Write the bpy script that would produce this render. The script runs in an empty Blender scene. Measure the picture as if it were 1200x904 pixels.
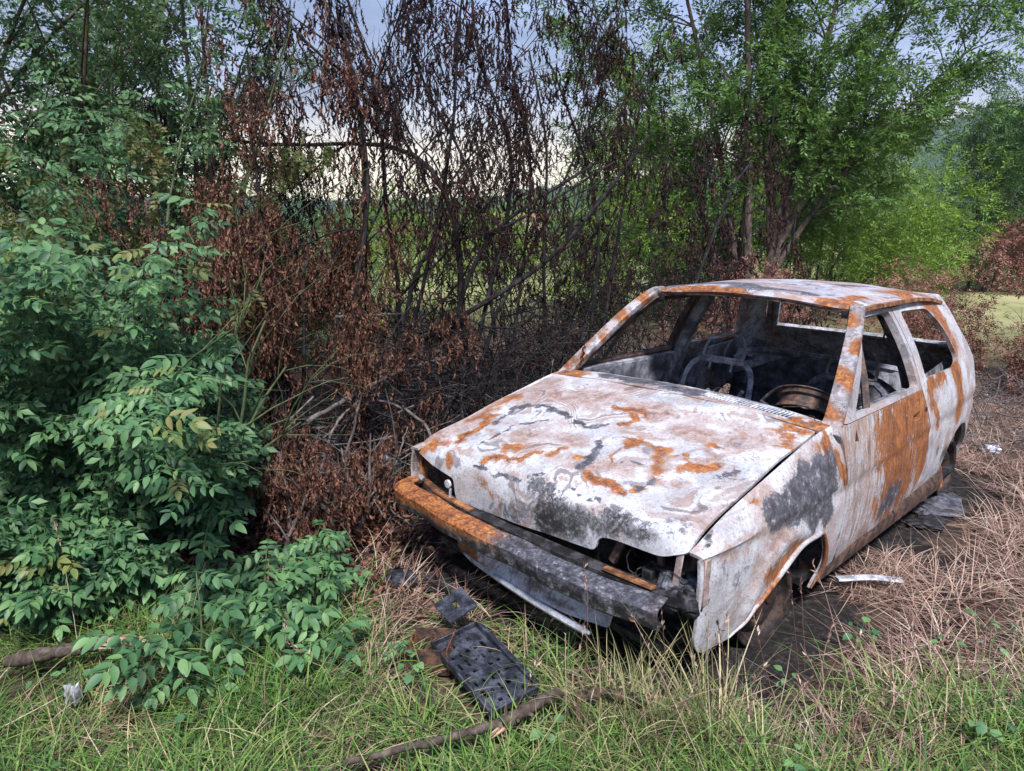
import bpy, math, random
import numpy as np
from mathutils import Vector, Matrix, geometry
random.seed(7); rng = np.random.default_rng(7)
R = math.radians
scene = bpy.context.scene
col = scene.collection
# ------------------------------------------------------------------ camera
CAM = np.array([1.78087, -1.74291, 1.65127])
YAW, PITCH, ROLL, FPX = -.792918, -.2219245, .0207579, 839.773
def cam_axes():
    f = np.array([math.sin(YAW)*math.cos(PITCH), math.cos(YAW)*math.cos(PITCH), math.sin(PITCH)])
    r = np.cross(f, [0, 0, 1]); r /= np.linalg.norm(r); u = np.cross(r, f)
    c, s = math.cos(ROLL), math.sin(ROLL)
    return c*r+s*u, -s*r+c*u, f
AR, AU, AF = cam_axes()
cd = bpy.data.cameras.new('camera'); cam = bpy.data.objects.new('camera', cd); col.objects.link(cam)
cam.matrix_world = Matrix(((AR[0], AU[0], -AF[0], CAM[0]), (AR[1], AU[1], -AF[1], CAM[1]), (AR[2], AU[2], -AF[2], CAM[2]), (0, 0, 0, 1)))
cd.sensor_fit = 'HORIZONTAL'; cd.sensor_width = 36; cd.lens = FPX/1200*36; cd.clip_end = 6000; cd.clip_start = .05
scene.camera = cam
# ------------------------------------------------------------------ world: soft evening sky with thin cloud
SUN_EL, SUN_AZ = R(56), R(128)          # azimuth: compass angle from +Y towards +X of the direction the light comes from
w = bpy.data.worlds.new('World'); scene.world = w; w.use_nodes = True
def world():
    nt = w.node_tree; nt.nodes.clear(); N = nt.nodes.new; L = nt.links.new
    out = N('ShaderNodeOutputWorld'); bg = N('ShaderNodeBackground'); bg.inputs['Strength'].default_value = .05
    sky = N('ShaderNodeTexSky'); sky.sky_type = 'NISHITA'; sky.sun_disc = False
    sky.sun_elevation = SUN_EL; sky.sun_rotation = SUN_AZ; sky.air_density = 1.0; sky.dust_density = 1.5; sky.ozone_density = 2
    tc = N('ShaderNodeTexCoord'); mp = N('ShaderNodeMapping'); mp.inputs['Scale'].default_value = (1, 1, 3.2)
    L(tc.outputs['Generated'], mp.inputs['Vector'])
    n = N('ShaderNodeTexNoise'); n.inputs['Scale'].default_value = 2.8; n.inputs['Detail'].default_value = 7; n.inputs['Roughness'].default_value = .55; n.inputs['Distortion'].default_value = .6
    L(mp.outputs[0], n.inputs['Vector'])
    cr = N('ShaderNodeValToRGB'); cr.color_ramp.elements[0].position = .36; cr.color_ramp.elements[1].position = .66
    L(n.outputs['Fac'], cr.inputs[0])
    # cloud colour: pale lavender overhead, warm near the horizon all round
    sp = N('ShaderNodeSeparateXYZ'); L(tc.outputs['Generated'], sp.inputs[0])
    hr = N('ShaderNodeValToRGB'); e = hr.color_ramp.elements
    e[0].position = 0; e[0].color = (23, 19.5, 13.5, 1); e[1].position = .34; e[1].color = (6.6, 9.0, 16.5, 1)
    m = hr.color_ramp.elements.new(.09); m.color = (20, 17.6, 13.6, 1)
    m = hr.color_ramp.elements.new(.16); m.color = (9.8, 11.6, 16.5, 1)
    L(sp.outputs['Z'], hr.inputs[0])
    mx = N('ShaderNodeMix'); mx.data_type = 'RGBA'
    mr = N('ShaderNodeMapRange'); mr.inputs['To Min'].default_value = .35; mr.inputs['To Max'].default_value = 1
    L(cr.outputs[0], mr.inputs[0])
    lo = N('ShaderNodeMapRange'); lo.interpolation_type = 'SMOOTHSTEP'; lo.inputs[1].default_value = .20; lo.inputs[2].default_value = .07; L(sp.outputs['Z'], lo.inputs[0])   # cloud bank thickens to the horizon
    mm = N('ShaderNodeMath'); mm.operation = 'MAXIMUM'; L(mr.outputs[0], mm.inputs[0]); L(lo.outputs[0], mm.inputs[1])
    L(mm.outputs[0], mx.inputs['Factor']); L(sky.outputs[0], mx.inputs['A']); L(hr.outputs[0], mx.inputs['B'])
    L(mx.outputs['Result'], bg.inputs['Color']); L(bg.outputs[0], out.inputs['Surface'])
world()
sd = bpy.data.lights.new('sun', 'SUN'); sd.energy = 5.0; sd.angle = R(9); sd.color = (1, .97, .95)
sun = bpy.data.objects.new('sun', sd); col.objects.link(sun)
sdir = Vector((math.sin(SUN_AZ)*math.cos(SUN_EL), math.cos(SUN_AZ)*math.cos(SUN_EL), math.sin(SUN_EL)))
sun.rotation_euler = sdir.to_track_quat('Z', 'Y').to_euler(); sun.location = (0, -8, 12)
vs = scene.view_settings; vs.view_transform = 'Standard'; vs.look = 'None'; vs.gamma = 1; vs.use_curve_mapping = False; vs.exposure = .5
scene.render.engine = 'CYCLES'
scene.cycles.max_bounces = 5; scene.cycles.diffuse_bounces = 3; scene.cycles.glossy_bounces = 2; scene.cycles.transparent_max_bounces = 4

# ------------------------------------------------------------------ helpers
GZ = .10                                   # general ground level (the car sits tyreless on its rims)
F2 = np.array([math.sin(YAW), math.cos(YAW)]); R2 = np.array([F2[1], -F2[0]])
def V(r, d, z=0.):                          # metres to the right of / away from the photographer's feet -> world
    p = CAM[:2]+r*R2+d*F2
    return np.array([p[0], p[1], z])
def at(px, py, d):                          # point seen in direction (px, py) at horizontal distance d
    k = (px-600)/FPX*AR+(452-py)/FPX*AU+AF
    return CAM+k*(d/(k[0]*F2[0]+k[1]*F2[1]))
def link(o): col.objects.link(o); return o
def mesh_obj(name, v, f, mat=None, parent=None, smooth=True, sharp=None, attr=None):
    me = bpy.data.meshes.new(name)
    v = np.asarray(v, np.float32)
    if isinstance(f, np.ndarray):
        k = f.shape[1]; n = len(f)
        me.vertices.add(len(v)); me.vertices.foreach_set('co', v.ravel())
        me.loops.add(n*k); me.loops.foreach_set('vertex_index', f.astype(np.int32).ravel())
        me.polygons.add(n); me.polygons.foreach_set('loop_start', np.arange(0, n*k, k, dtype=np.int32))
        try: me.polygons.foreach_set('loop_total', np.full(n, k, np.int32))
        except Exception: pass
        me.update(calc_edges=True)
    else:
        me.from_pydata([tuple(map(float, p)) for p in v], [], [tuple(int(i) for i in q) for q in f]); me.update()
    if smooth: me.polygons.foreach_set('use_smooth', np.ones(len(me.polygons), bool))
    if sharp: me.set_sharp_from_angle(angle=R(sharp))
    if attr is not None:
        a = me.color_attributes.new('mask', 'FLOAT_COLOR', 'POINT')
        a.data.foreach_set('color', np.asarray(attr, np.float32).ravel())
    if mat: me.materials.append(mat)
    o = bpy.data.objects.new(name, me); link(o)
    if parent: o.parent = parent
    return o
def tag(o, label=None, cat=None, group=None, kind=None):
    if label: o['label'] = label
    if cat: o['category'] = cat
    if group: o['group'] = group
    if kind: o['kind'] = kind
    return o
def empty(name, loc, label, cat, group=None):
    o = bpy.data.objects.new(name, None); o.empty_display_size = .2; link(o); o.location = loc
    return tag(o, label, cat, group)
class MB:                                    # collects verts / faces for one mesh
    def __init__(s): s.v = []; s.f = []
    def add(s, v, f):
        b = len(s.v); s.v += [tuple(p) for p in v]; s.f += [tuple(i+b for i in q) for q in f]; return s
    def box(s, c, size, rot=None, bev=0):
        x, y, z = [k/2 for k in size]
        if bev:
            b = bev; P = []
            for sx in (-1, 1):
                for sy in (-1, 1):
                    for sz in (-1, 1):
                        P += [(sx*x, sy*(y-b), sz*(z-b)), (sx*(x-b), sy*y, sz*(z-b)), (sx*(x-b), sy*(y-b), sz*z)]
            idx = lambda a, b_, c_, k: (a*4+b_*2+c_)*3+k
            Fc = []
            for i in (0, 1):
                Fc += [[idx(i, 0, 0, 0), idx(i, 1, 0, 0), idx(i, 1, 1, 0), idx(i, 0, 1, 0)], [idx(0, i, 0, 1), idx(1, i, 0, 1), idx(1, i, 1, 1), idx(0, i, 1, 1)], [idx(0, 0, i, 2), idx(1, 0, i, 2), idx(1, 1, i, 2), idx(0, 1, i, 2)]]
                for j in (0, 1):
                    Fc += [[idx(i, j, 0, 0), idx(i, j, 1, 0), idx(i, j, 1, 1), idx(i, j, 0, 1)], [idx(i, 0, j, 0), idx(i, 1, j, 0), idx(i, 1, j, 2), idx(i, 0, j, 2)], [idx(0, i, j, 1), idx(1, i, j, 1), idx(1, i, j, 2), idx(0, i, j, 2)]]
                    for k in (0, 1): Fc.append([idx(i, j, k, 0), idx(i, j, k, 1), idx(i, j, k, 2)])
            out = []
            for q in Fc:                       # orient outwards
                a, b2, c2 = [np.array(P[t]) for t in q[:3]]
                nrm = np.cross(b2-a, c2-a); m = np.mean([P[t] for t in q], 0)
                out.append(q if nrm@m > 0 else q[::-1])
            Fc = out
        else:
            P = [(sx*x, sy*y, sz*z) for sx in (-1, 1) for sy in (-1, 1) for sz in (-1, 1)]
            Fc = [(0, 1, 3, 2), (4, 6, 7, 5), (0, 4, 5, 1), (2, 3, 7, 6), (0, 2, 6, 4), (1, 5, 7, 3)]
        M = np.eye(3) if rot is None else np.array(rot)
        return s.add([M@np.array(p)+np.array(c) for p in P], Fc)
    def tube(s, pts, rad, n=6, cap=True, prof=None):
        v, f = tube(pts, rad, n, cap, prof); return s.add(v, f)
    def build(s, name, mat, parent=None, smooth=True, sharp=40, attr=None):
        return mesh_obj(name, s.v, s.f, mat, parent, smooth, sharp, attr)
def tube(pts, rad, n=6, cap=True, prof=None, closed=False):
    pts = np.asarray(pts, float); m = len(pts); rad = np.broadcast_to(np.asarray(rad, float), (m,))
    t = np.gradient(pts, axis=0) if not closed else np.roll(pts, -1, 0)-np.roll(pts, 1, 0)
    t /= np.linalg.norm(t, axis=1)[:, None]+1e-12
    up = np.array([0, 0, 1.]) if abs(t[0, 2]) < .9 else np.array([1., 0, 0])
    a = np.cross(t[0], up); a /= np.linalg.norm(a); V_ = []
    if prof is None: prof = [(math.cos(2*math.pi*k/n), math.sin(2*math.pi*k/n)) for k in range(n)]
    n = len(prof)
    for i in range(m):
        a = a-t[i]*(a@t[i]); a /= np.linalg.norm(a); b = np.cross(t[i], a)
        V_ += [pts[i]+rad[i]*(p[0]*a+p[1]*b) for p in prof]
    f = []
    for i in range(m if closed else m-1):
        j = (i+1) % m
        for k in range(n): f.append((i*n+k, i*n+(k+1) % n, j*n+(k+1) % n, j*n+k))
    if cap and not closed: f += [tuple(range(n))[::-1], tuple((m-1)*n+k for k in range(n))]
    return V_, f
def sweep(P, prof, aref, scale=1.):
    """profile swept along P; first profile axis follows aref, second is perpendicular to it and the path"""
    P = np.asarray(P, float); t = np.gradient(P, axis=0); t /= np.linalg.norm(t, axis=1)[:, None]; v = []; n = len(prof); scale = np.broadcast_to(scale, (len(P),))
    for p, k, s_ in zip(P, t, scale):
        a = np.array(aref, float); a -= k*(a@k); a /= np.linalg.norm(a); b = np.cross(a, k)
        v += [p+s_*(q[0]*a+q[1]*b) for q in prof]
    f = [(i*n+k, (i+1)*n+k, (i+1)*n+(k+1) % n, i*n+(k+1) % n) for i in range(len(P)-1) for k in range(n)]+[tuple(range(n)), tuple((len(P)-1)*n+k for k in range(n))[::-1]]
    return v, f
def spline(P, n=24):
    P = np.asarray(P, float); m = len(P)
    if m < 3: return np.array([P[0]+(P[-1]-P[0])*t for t in np.linspace(0, 1, n)])
    Q = np.vstack([2*P[0]-P[1], P, 2*P[-1]-P[-2]]); out = []
    for t in np.linspace(0, m-1, n):
        i = min(int(t), m-2); u = t-i; a, b, c, d = Q[i:i+4]
        out.append(.5*((2*b)+(c-a)*u+(2*a-5*b+4*c-d)*u*u+(3*b-a-3*c+d)*u**3))
    return np.array(out)
def curve(tab):                              # smooth 1-D table
    xs = np.array([p[0] for p in tab], float); ys = np.array([p[1] for p in tab], float)
    m = np.gradient(ys, xs)
    def fn(x):
        x = np.clip(np.asarray(x, float), xs[0], xs[-1]); i = np.clip(np.searchsorted(xs, x)-1, 0, len(xs)-2)
        h = xs[i+1]-xs[i]; u = (x-xs[i])/h
        return (2*u**3-3*u**2+1)*ys[i]+(u**3-2*u**2+u)*h*m[i]+(-2*u**3+3*u**2)*ys[i+1]+(u**3-u**2)*h*m[i+1]
    return fn
def rpoly(P, r=.03, n=4):                    # polygon with rounded corners; a point may carry its own radius
    out = []; m = len(P)
    for i in range(m):
        rr = P[i][2] if len(P[i]) > 2 else r
        p, a, b = [np.array(P[j % m][:2], float) for j in (i, i-1, i+1)]
        if rr <= 0: out.append(p); continue
        la, lb = np.linalg.norm(a-p), np.linalg.norm(b-p); k = min(rr, la*.45, lb*.45)
        q0 = p+(a-p)/la*k; q1 = p+(b-p)/lb*k
        for t in np.linspace(0, 1, n+1): out.append((1-t)**2*q0+2*t*(1-t)*p+t*t*q1)
    return np.array(out)
def resample(P, s):
    out = []
    for i in range(len(P)):
        a, b = np.array(P[i]), np.array(P[(i+1) % len(P)]); L_ = np.linalg.norm(b-a)
        if L_ < 1e-6: continue
        k = max(1, int(round(L_/s)))
        for j in range(k): out.append(a+(b-a)*j/k)
    return np.array(out)
def inside(poly, q):
    x, y = q[:, 0], q[:, 1]; r = np.zeros(len(q), bool); m = len(poly)
    for i in range(m):
        x0, y0 = poly[i]; x1, y1 = poly[(i+1) % m]
        c = (y0 > y) != (y1 > y)
        with np.errstate(all='ignore'): r ^= c & (x < (x1-x0)*(y-y0)/(y1-y0+1e-30)+x0)
    return r
def bdist(poly, q):
    d = np.full(len(q), 9.)
    for i in range(len(poly)):
        a, b = poly[i], poly[(i+1) % len(poly)]; ab = b-a; t = np.clip(((q-a)@ab)/(ab@ab+1e-12), 0, 1)
        d = np.minimum(d, np.linalg.norm(q-a-t[:, None]*ab, axis=1))
    return d
def panel(name, outline, fn, outward, mat, parent, holes=(), s=.03, th=.010, paint=None, warp=.0, inner=(0, .42, .3, .1)):
    """sheet-metal panel: polygon (with holes) in a 2-D parameter space, mapped by fn to 3-D, given thickness"""
    rings = [resample(outline, s)]+[resample(h, s*.8) for h in holes]
    lo, hi = rings[0].min(0), rings[0].max(0)
    gx, gy = np.meshgrid(np.arange(lo[0]+s/2, hi[0], s), np.arange(lo[1]+s/2, hi[1], s))
    g = np.stack([gx.ravel(), gy.ravel()], 1); g += rng.uniform(-.12, .12, g.shape)*s
    ok = inside(rings[0], g) & (bdist(rings[0], g) > s*.45)
    for h in rings[1:]: ok &= ~inside(h, g) & (bdist(h, g) > s*.45)
    P = np.vstack(rings+[g[ok]]); E = []; b = 0
    for rg in rings: E += [(b+i, b+(i+1) % len(rg)) for i in range(len(rg))]; b += len(rg)
    vo, eo, fo, *_ = geometry.delaunay_2d_cdt([Vector(p) for p in P], E, [], 0, 1e-6)
    Q = np.array([tuple(p) for p in vo]); T = np.array([tuple(t) for t in fo if len(t) == 3])
    c = Q[T].mean(1); k = inside(rings[0], c)
    for h in rings[1:]: k &= ~inside(h, c)
    T = T[k]; X = np.asarray(fn(Q), float)
    def normals(X, T):
        fnm = np.cross(X[T[:, 1]]-X[T[:, 0]], X[T[:, 2]]-X[T[:, 0]]); nv = np.zeros_like(X)
        for j in range(3): np.add.at(nv, T[:, j], fnm)
        return nv/(np.linalg.norm(nv, axis=1)[:, None]+1e-12), fnm
    nv, fnm = normals(X, T)
    if (fnm@np.array(outward, float)).sum() < 0: T = T[:, ::-1]; nv = -nv
    if warp:
        X = X+nv*(warp*(np.sin(X[:, 0]*7+X[:, 1]*4.1+1)+np.sin(X[:, 1]*9.3-X[:, 0]*5+X[:, 2]*6)+.7*np.sin(X[:, 0]*17+X[:, 1]*13+X[:, 2]*15)))[:, None]
        nv, _ = normals(X, T)
    used = np.unique(T); mp_ = -np.ones(len(X), int); mp_[used] = np.arange(len(used)); X, nv, Q, T = X[used], nv[used], Q[used], mp_[T]
    n = len(X); ed = {}
    for t in T:
        for a, b_ in ((t[0], t[1]), (t[1], t[2]), (t[2], t[0])):
            if (b_, a) in ed: ed.pop((b_, a))
            else: ed[(a, b_)] = 1
    side = []
    for a, b_ in ed: side += [(b_, a, n+a), (b_, n+a, n+b_)]
    faces = np.vstack([T, T[:, ::-1]+n, np.array(side)])
    at_ = None
    if paint is not None: at_ = paint(Q, X); at_ = np.vstack([at_, np.maximum(at_*.6, np.array(inner, float))])
    else: at_ = np.zeros((2*n, 4))
    return mesh_obj(name, np.vstack([X, X-nv*th]), faces, mat, parent, True, 42, at_)
# ------------------------------------------------------------------ materials
class NT:
    def __init__(s, name):
        s.m = bpy.data.materials.new(name); s.m.use_nodes = True; s.t = s.m.node_tree; s.t.nodes.clear()
        s.out = s.n('ShaderNodeOutputMaterial'); s.b = s.n('ShaderNodeBsdfPrincipled'); s.l(s.b.outputs[0], s.out.inputs[0])
        s.tc = s.n('ShaderNodeTexCoord'); s.co = s.tc.outputs['Object']
    def n(s, k): return s.t.nodes.new(k)
    def l(s, a, b): s.t.links.new(a, b)
    def noise(s, scale, detail=6, rough=.6, dist=0, vec=None, out='Fac'):
        n = s.n('ShaderNodeTexNoise'); s.l(vec or s.co, n.inputs['Vector'])
        for k, v in (('Scale', scale), ('Detail', detail), ('Roughness', rough), ('Distortion', dist)): n.inputs[k].default_value = v
        return n.outputs[out]
    def map(s, scale, vec=None, loc=(0, 0, 0), rot=(0, 0, 0)):
        n = s.n('ShaderNodeMapping'); s.l(vec or s.co, n.inputs[0]); n.inputs['Scale'].default_value = scale; n.inputs['Location'].default_value = loc; n.inputs['Rotation'].default_value = rot
        return n.outputs[0]
    def ramp(s, fac, stops):
        n = s.n('ShaderNodeValToRGB'); s.l(fac, n.inputs[0]); e = n.color_ramp.elements
        while len(e) < len(stops): e.new(.5)
        for el, (p, c) in zip(e, stops): el.position = p; el.color = (*c, 1) if hasattr(c, '__len__') else (c, c, c, 1)
        return n.outputs[0]
    def math(s, op, a, b=0., c=None):
        n = s.n('ShaderNodeMath'); n.operation = op
        for i, x in enumerate((a, b, c)):
            if x is None: continue
            if isinstance(x, (int, float)): n.inputs[i].default_value = x
            else: s.l(x, n.inputs[i])
        return n.outputs[0]
    def step(s, x, a, b):
        n = s.n('ShaderNodeMapRange'); n.interpolation_type = 'SMOOTHSTEP'; s.l(x, n.inputs[0]); n.inputs[1].default_value = a; n.inputs[2].default_value = b
        return n.outputs[0]
    def mix(s, f, a, b, mode='MIX'):
        n = s.n('ShaderNodeMix'); n.data_type = 'RGBA'; n.blend_type = mode
        for k, x in (('Factor', f), ('A', a), ('B', b)):
            if isinstance(x, (int, float)): n.inputs[k].default_value = x
            elif hasattr(x, '__len__'): n.inputs[k].default_value = (*x, 1)
            else: s.l(x, n.inputs[k])
        return n.outputs['Result']
    def bump(s, h, strength=.3, dist=.01):
        n = s.n('ShaderNodeBump'); n.inputs['Strength'].default_value = strength; n.inputs['Distance'].default_value = dist
        s.l(h, n.inputs['Height']); s.l(n.outputs[0], s.b.inputs['Normal'])
    def set(s, **k):
        for a, v in k.items():
            i = s.b.inputs[a.replace('_', ' ')]
            if isinstance(v, (int, float)): i.default_value = v
            elif hasattr(v, '__len__'): i.default_value = (*v, 1) if len(v) == 3 else v
            else: s.l(v, i)
        return s.m

def burnt_paint(name, streak=0., pale=(.42, .425, .46), bands=1., seed=0., dark=False):
    """fire-bleached steel: pale ash, pinkish scale, contour stains, rust, soot; masks 'mask' place the patches, noise frays them"""
    t = NT(name); t.co = t.map((1, 1, 1), loc=(seed, seed*.7, 0))
    at_ = t.n('ShaderNodeAttribute'); at_.attribute_name = 'mask'
    sp = t.n('ShaderNodeSeparateColor'); t.l(at_.outputs['Color'], sp.inputs[0])
    rust, soot, bare, stain = sp.outputs[0], sp.outputs[1], sp.outputs[2], at_.outputs['Alpha']
    big = t.noise(2.9, 4, .5, .35); mid = t.noise(8, 7, .6, .3); mid2 = t.noise(26, 8, .72, .25); fine = t.noise(85, 6, .75); speck = t.noise(260, 3, .7)
    P = lambda k: tuple(min(1, k*q) for q in pale)
    c = t.ramp(big, [(.36, P(.80)), (.44, P(1.05)), (.51, P(1.25)), (.58, (.42, .36, .355)), (.66, (.33, .255, .24))])
    c = t.mix(t.math('MULTIPLY', t.step(mid, .50, .64), .6), c, (.36, .275, .255))        # pinkish scale
    c = t.mix(t.math('MULTIPLY', t.step(mid, .47, .38), .55), c, P(1.38))                 # white ash
    c = t.mix(t.math('MULTIPLY', t.step(mid2, .53, .66), .5), c, (.235, .20, .20))
    c = t.mix(t.math('MULTIPLY', t.step(fine, .52, .62), .38), c, (.20, .165, .16))
    c = t.mix(t.math('MULTIPLY', t.step(fine, .46, .38), .35), c, P(1.45))
    c = t.mix(t.math('MULTIPLY', t.step(t.noise(130, 4, .65), .60, .66), .85), c, (.085, .055, .045))
    # tide-line stains: iso-lines of a smooth noise, brown edge outside, pale inside
    iso = t.noise(2.3, 3, .42, .5); wv = t.noise(6, 5); jg = t.math('MULTIPLY', t.math('SUBTRACT', mid2, .5), .05)
    iso = t.math('ADD', iso, jg)
    for lv, wd, colr, amt in ((.455, .016, (.12, .08, .07), .9), (.50, .022, (.25, .135, .08), .75), (.545, .012, (.085, .065, .07), .85), (.41, .018, (.24, .15, .115), .7), (.59, .018, (.22, .135, .10), .7)):
        d = t.math('ABSOLUTE', t.math('SUBTRACT', iso, lv)); ww = t.math('MULTIPLY', t.step(wv, .43, .58), wd)
        k = t.step(t.math('SUBTRACT', ww, d), -.003, .007)
        c = t.mix(t.math('MULTIPLY', k, amt*bands), c, colr)
    if dark: c = t.ramp(t.math('ADD', t.math('MULTIPLY', mid2, .6), t.math('MULTIPLY', fine, .4)), [(.40, (.012, .011, .012)), (.52, (.034, .034, .040)), (.62, (.065, .065, .08)), (.72, (.14, .14, .17))])
    fr = t.math('SUBTRACT', t.math('ADD', t.math('MULTIPLY', mid, 1.1), t.math('ADD', t.math('MULTIPLY', mid2, 1.7), t.math('MULTIPLY', fine, 1.0))), 1.9)
    def mask(a, lo, hi): return t.step(t.math('ADD', a, t.math('MULTIPLY', fr, t.step(a, 0., .3))), lo, hi)
    c = t.mix(t.math('MULTIPLY', mask(stain, .25, .95), .85), c, t.ramp(mid2, [(.40, (.16, .09, .07)), (.50, (.29, .19, .16)), (.60, (.42, .34, .32))]))
    if streak:
        sv = t.noise(24, 7, .68, .3, vec=t.map((1, 1, .10))); sv2 = t.noise(70, 5, .7, .2, vec=t.map((1, 1, .08)))
        c = t.mix(t.math('MULTIPLY', t.step(sv, .45, .60), streak), c, (.30, .19, .13))
        c = t.mix(t.math('MULTIPLY', t.step(sv2, .50, .62), streak*.75), c, (.14, .09, .07))
        c = t.mix(t.math('MULTIPLY', t.step(sv, .58, .68), streak*.8), c, (.085, .06, .05))
        rust = t.math('ADD', rust, t.math('MULTIPLY', t.math('MULTIPLY', t.math('SUBTRACT', sv, .5), 3.2*streak), t.step(rust, 0., .3)))
    # rust: thin brown halo, dark rim, then orange-brown scale
    c = t.mix(t.math('MULTIPLY', mask(rust, .02, .55), .6), c, t.ramp(fine, [(.42, (.16, .085, .06)), (.56, (.36, .23, .16))]))
    rv = t.math('ADD', t.math('MULTIPLY', mid2, .55), t.math('MULTIPLY', fine, .45))
    if streak: rv = t.math('ADD', t.math('MULTIPLY', rv, .45), t.math('ADD', t.math('MULTIPLY', sv2, .35), t.math('MULTIPLY', sv, .2)))
    rc = t.ramp(rv, [(.40, (.055, .022, .016)), (.46, (.15, .050, .022)), (.52, (.30, .105, .030)), (.58, (.42, .18, .055)), (.64, (.46, .28, .16))])
    rm = mask(rust, .30, .62)
    c = t.mix(t.math('MULTIPLY', rm, .96), c, rc)
    bc = t.ramp(t.math('ADD', t.math('MULTIPLY', mid2, .6), t.math('MULTIPLY', fine, .4)), [(.42, (.026, .025, .031)), (.50, (.062, .062, .077)), (.56, (.12, .12, .145)), (.62, (.34, .34, .38))])
    bm = mask(bare, .32, .58)
    c = t.mix(t.math('MULTIPLY', bm, .95), c, bc)
    sm = mask(soot, .2, .9)
    c = t.mix(t.math('MULTIPLY', sm, .95), c, t.ramp(mid2, [(.42, (.008, .007, .008)), (.52, (.03, .028, .03)), (.60, (.17, .165, .18))]))
    h = t.math('ADD', t.math('MULTIPLY', mid2, .6), t.math('ADD', t.math('MULTIPLY', fine, .35), t.math('MULTIPLY', rm, -.2)))
    t.bump(h, .8, .007)
    return t.set(Base_Color=c, Roughness=t.ramp(fine, [(.40, .42), (.6, .8)]), Specular_IOR_Level=.35)
def metal(name, c0, c1, c2, rough=.7, scale=18, met=0.):
    t = NT(name); a = t.noise(scale, 8, .65, .5); b = t.noise(scale*5, 5, .7)
    c = t.ramp(a, [(.40, c0), (.5, c1), (.60, c2)])
    c = t.mix(t.math('MULTIPLY', t.step(b, .50, .62), .6), c, tuple(k*.35 for k in c1))
    t.bump(t.math('ADD', a, t.math('MULTIPLY', b, .4)), .5, .006)
    return t.set(Base_Color=c, Roughness=rough, Metallic=met, Specular_IOR_Level=.35)
M = {}
M['paint'] = burnt_paint('bleached_paint', bands=.75)
M['door_paint'] = burnt_paint('streaked_rust_paint', streak=.8, bands=.2, seed=3.1)
M['side_paint'] = burnt_paint('side_paint', streak=.15, bands=.35, seed=6.4)
M['roof_paint'] = burnt_paint('roof_paint', pale=(.34, .35, .42), bands=.8, seed=1.7)
M['rust'] = metal('rust_scale', (.075, .035, .024), (.21, .085, .038), (.36, .17, .075))
M['dark_rust'] = metal('dark_rust', (.025, .02, .019), (.075, .045, .036), (.16, .085, .055))
M['soot'] = metal('sooty_steel', (.007, .007, .008), (.018, .017, .019), (.055, .052, .06))
M['wheel'] = metal('sooty_rust', (.008, .007, .007), (.022, .015, .014), (.06, .033, .026))
M['blue_steel'] = metal('heat_blued_steel', (.03, .03, .035), (.075, .078, .095), (.15, .155, .19), .5)
M['ash_steel'] = metal('ash_grey_steel', (.20, .20, .23), (.38, .39, .44), (.56, .57, .63))
M['inner'] = metal('inner_panel_grey', (.06, .06, .07), (.17, .172, .20), (.36, .37, .42), scale=6)
M['pillar'] = burnt_paint('pillar_rust_ash', pale=(.33, .32, .345), bands=.5, seed=4.4)
M['bright'] = metal('bright_alloy', (.35, .36, .40), (.55, .56, .62), (.70, .71, .76), .35, met=.4)
M['black_plastic'] = metal('scorched_black_plastic', (.012, .013, .018), (.03, .033, .045), (.07, .075, .10), .42)
def leafmat(name, c0, c1, c2, scale=3.0, rough=.5, trans=.25, spec=.35):
    """colour differs by leaf (mesh island) and along a slow noise through the plant"""
    t = NT(name); g = t.n('ShaderNodeNewGeometry'); r = g.outputs['Random Per Island']
    oi = t.n('ShaderNodeObjectInfo')
    rr = t.math('FRACT', t.math('ADD', r, oi.outputs['Random']))
    f = t.math('ADD', t.math('MULTIPLY', rr, .65), t.math('MULTIPLY', t.noise(scale, 3), .45))
    c = t.ramp(f, [(.18, c0), (.5, c1), (.88, c2)])
    t.set(Base_Color=c, Roughness=rough, Specular_IOR_Level=spec)
    tr = t.n('ShaderNodeBsdfTranslucent'); t.l(t.mix(1., c, (1.0, 1.0, .55), 'MULTIPLY'), tr.inputs[0])
    ms = t.n('ShaderNodeMixShader'); ms.inputs[0].default_value = trans
    t.l(t.b.outputs[0], ms.inputs[1]); t.l(tr.outputs[0], ms.inputs[2]); t.l(ms.outputs[0], t.out.inputs[0])
    return t.m
M['elder'] = leafmat('elder_leaf', (.022, .068, .032), (.055, .140, .058), (.13, .24, .095))
M['elder_bright'] = leafmat('young_elder_leaf', (.045, .13, .055), (.09, .20, .08), (.17, .30, .11))
M['elder_yellow'] = leafmat('ageing_elder_leaf', (.10, .15, .04), (.16, .20, .06), (.22, .21, .08))
M['dark_leaf'] = leafmat('mid_green_leaf', (.045, .105, .055), (.095, .185, .085), (.20, .28, .11), trans=.45)  # mid-green foliage of the young tree and the bushes at the left
M['dry_leaf'] = leafmat('scorched_leaf', (.022, .011, .009), (.095, .043, .032), (.26, .135, .09), scale=7., rough=.75, trans=.15, spec=.1)
M['half_leaf'] = leafmat('half_scorched_leaf', (.08, .13, .045), (.14, .19, .065), (.24, .19, .08), trans=.4)
M['char_leaf'] = leafmat('charred_leaf', (.010, .008, .009), (.026, .016, .017), (.075, .036, .031), rough=.85, trans=.08, spec=.08)
M['willow'] = leafmat('willow_leaf', (.045, .11, .028), (.09, .185, .045), (.18, .29, .075), scale=.5, trans=.38)
M['bush'] = leafmat('bush_leaf', (.07, .14, .02), (.14, .25, .032), (.27, .39, .055), scale=.7, trans=.35)
M['bush_dark'] = leafmat('dark_bush_leaf', (.025, .065, .022), (.05, .12, .034), (.10, .18, .05), scale=.7, trans=.3)
M['russet'] = leafmat('russet_leaf', (.09, .04, .033), (.20, .09, .07), (.36, .19, .15), scale=2, rough=.75, trans=.15, spec=.1)
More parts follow.
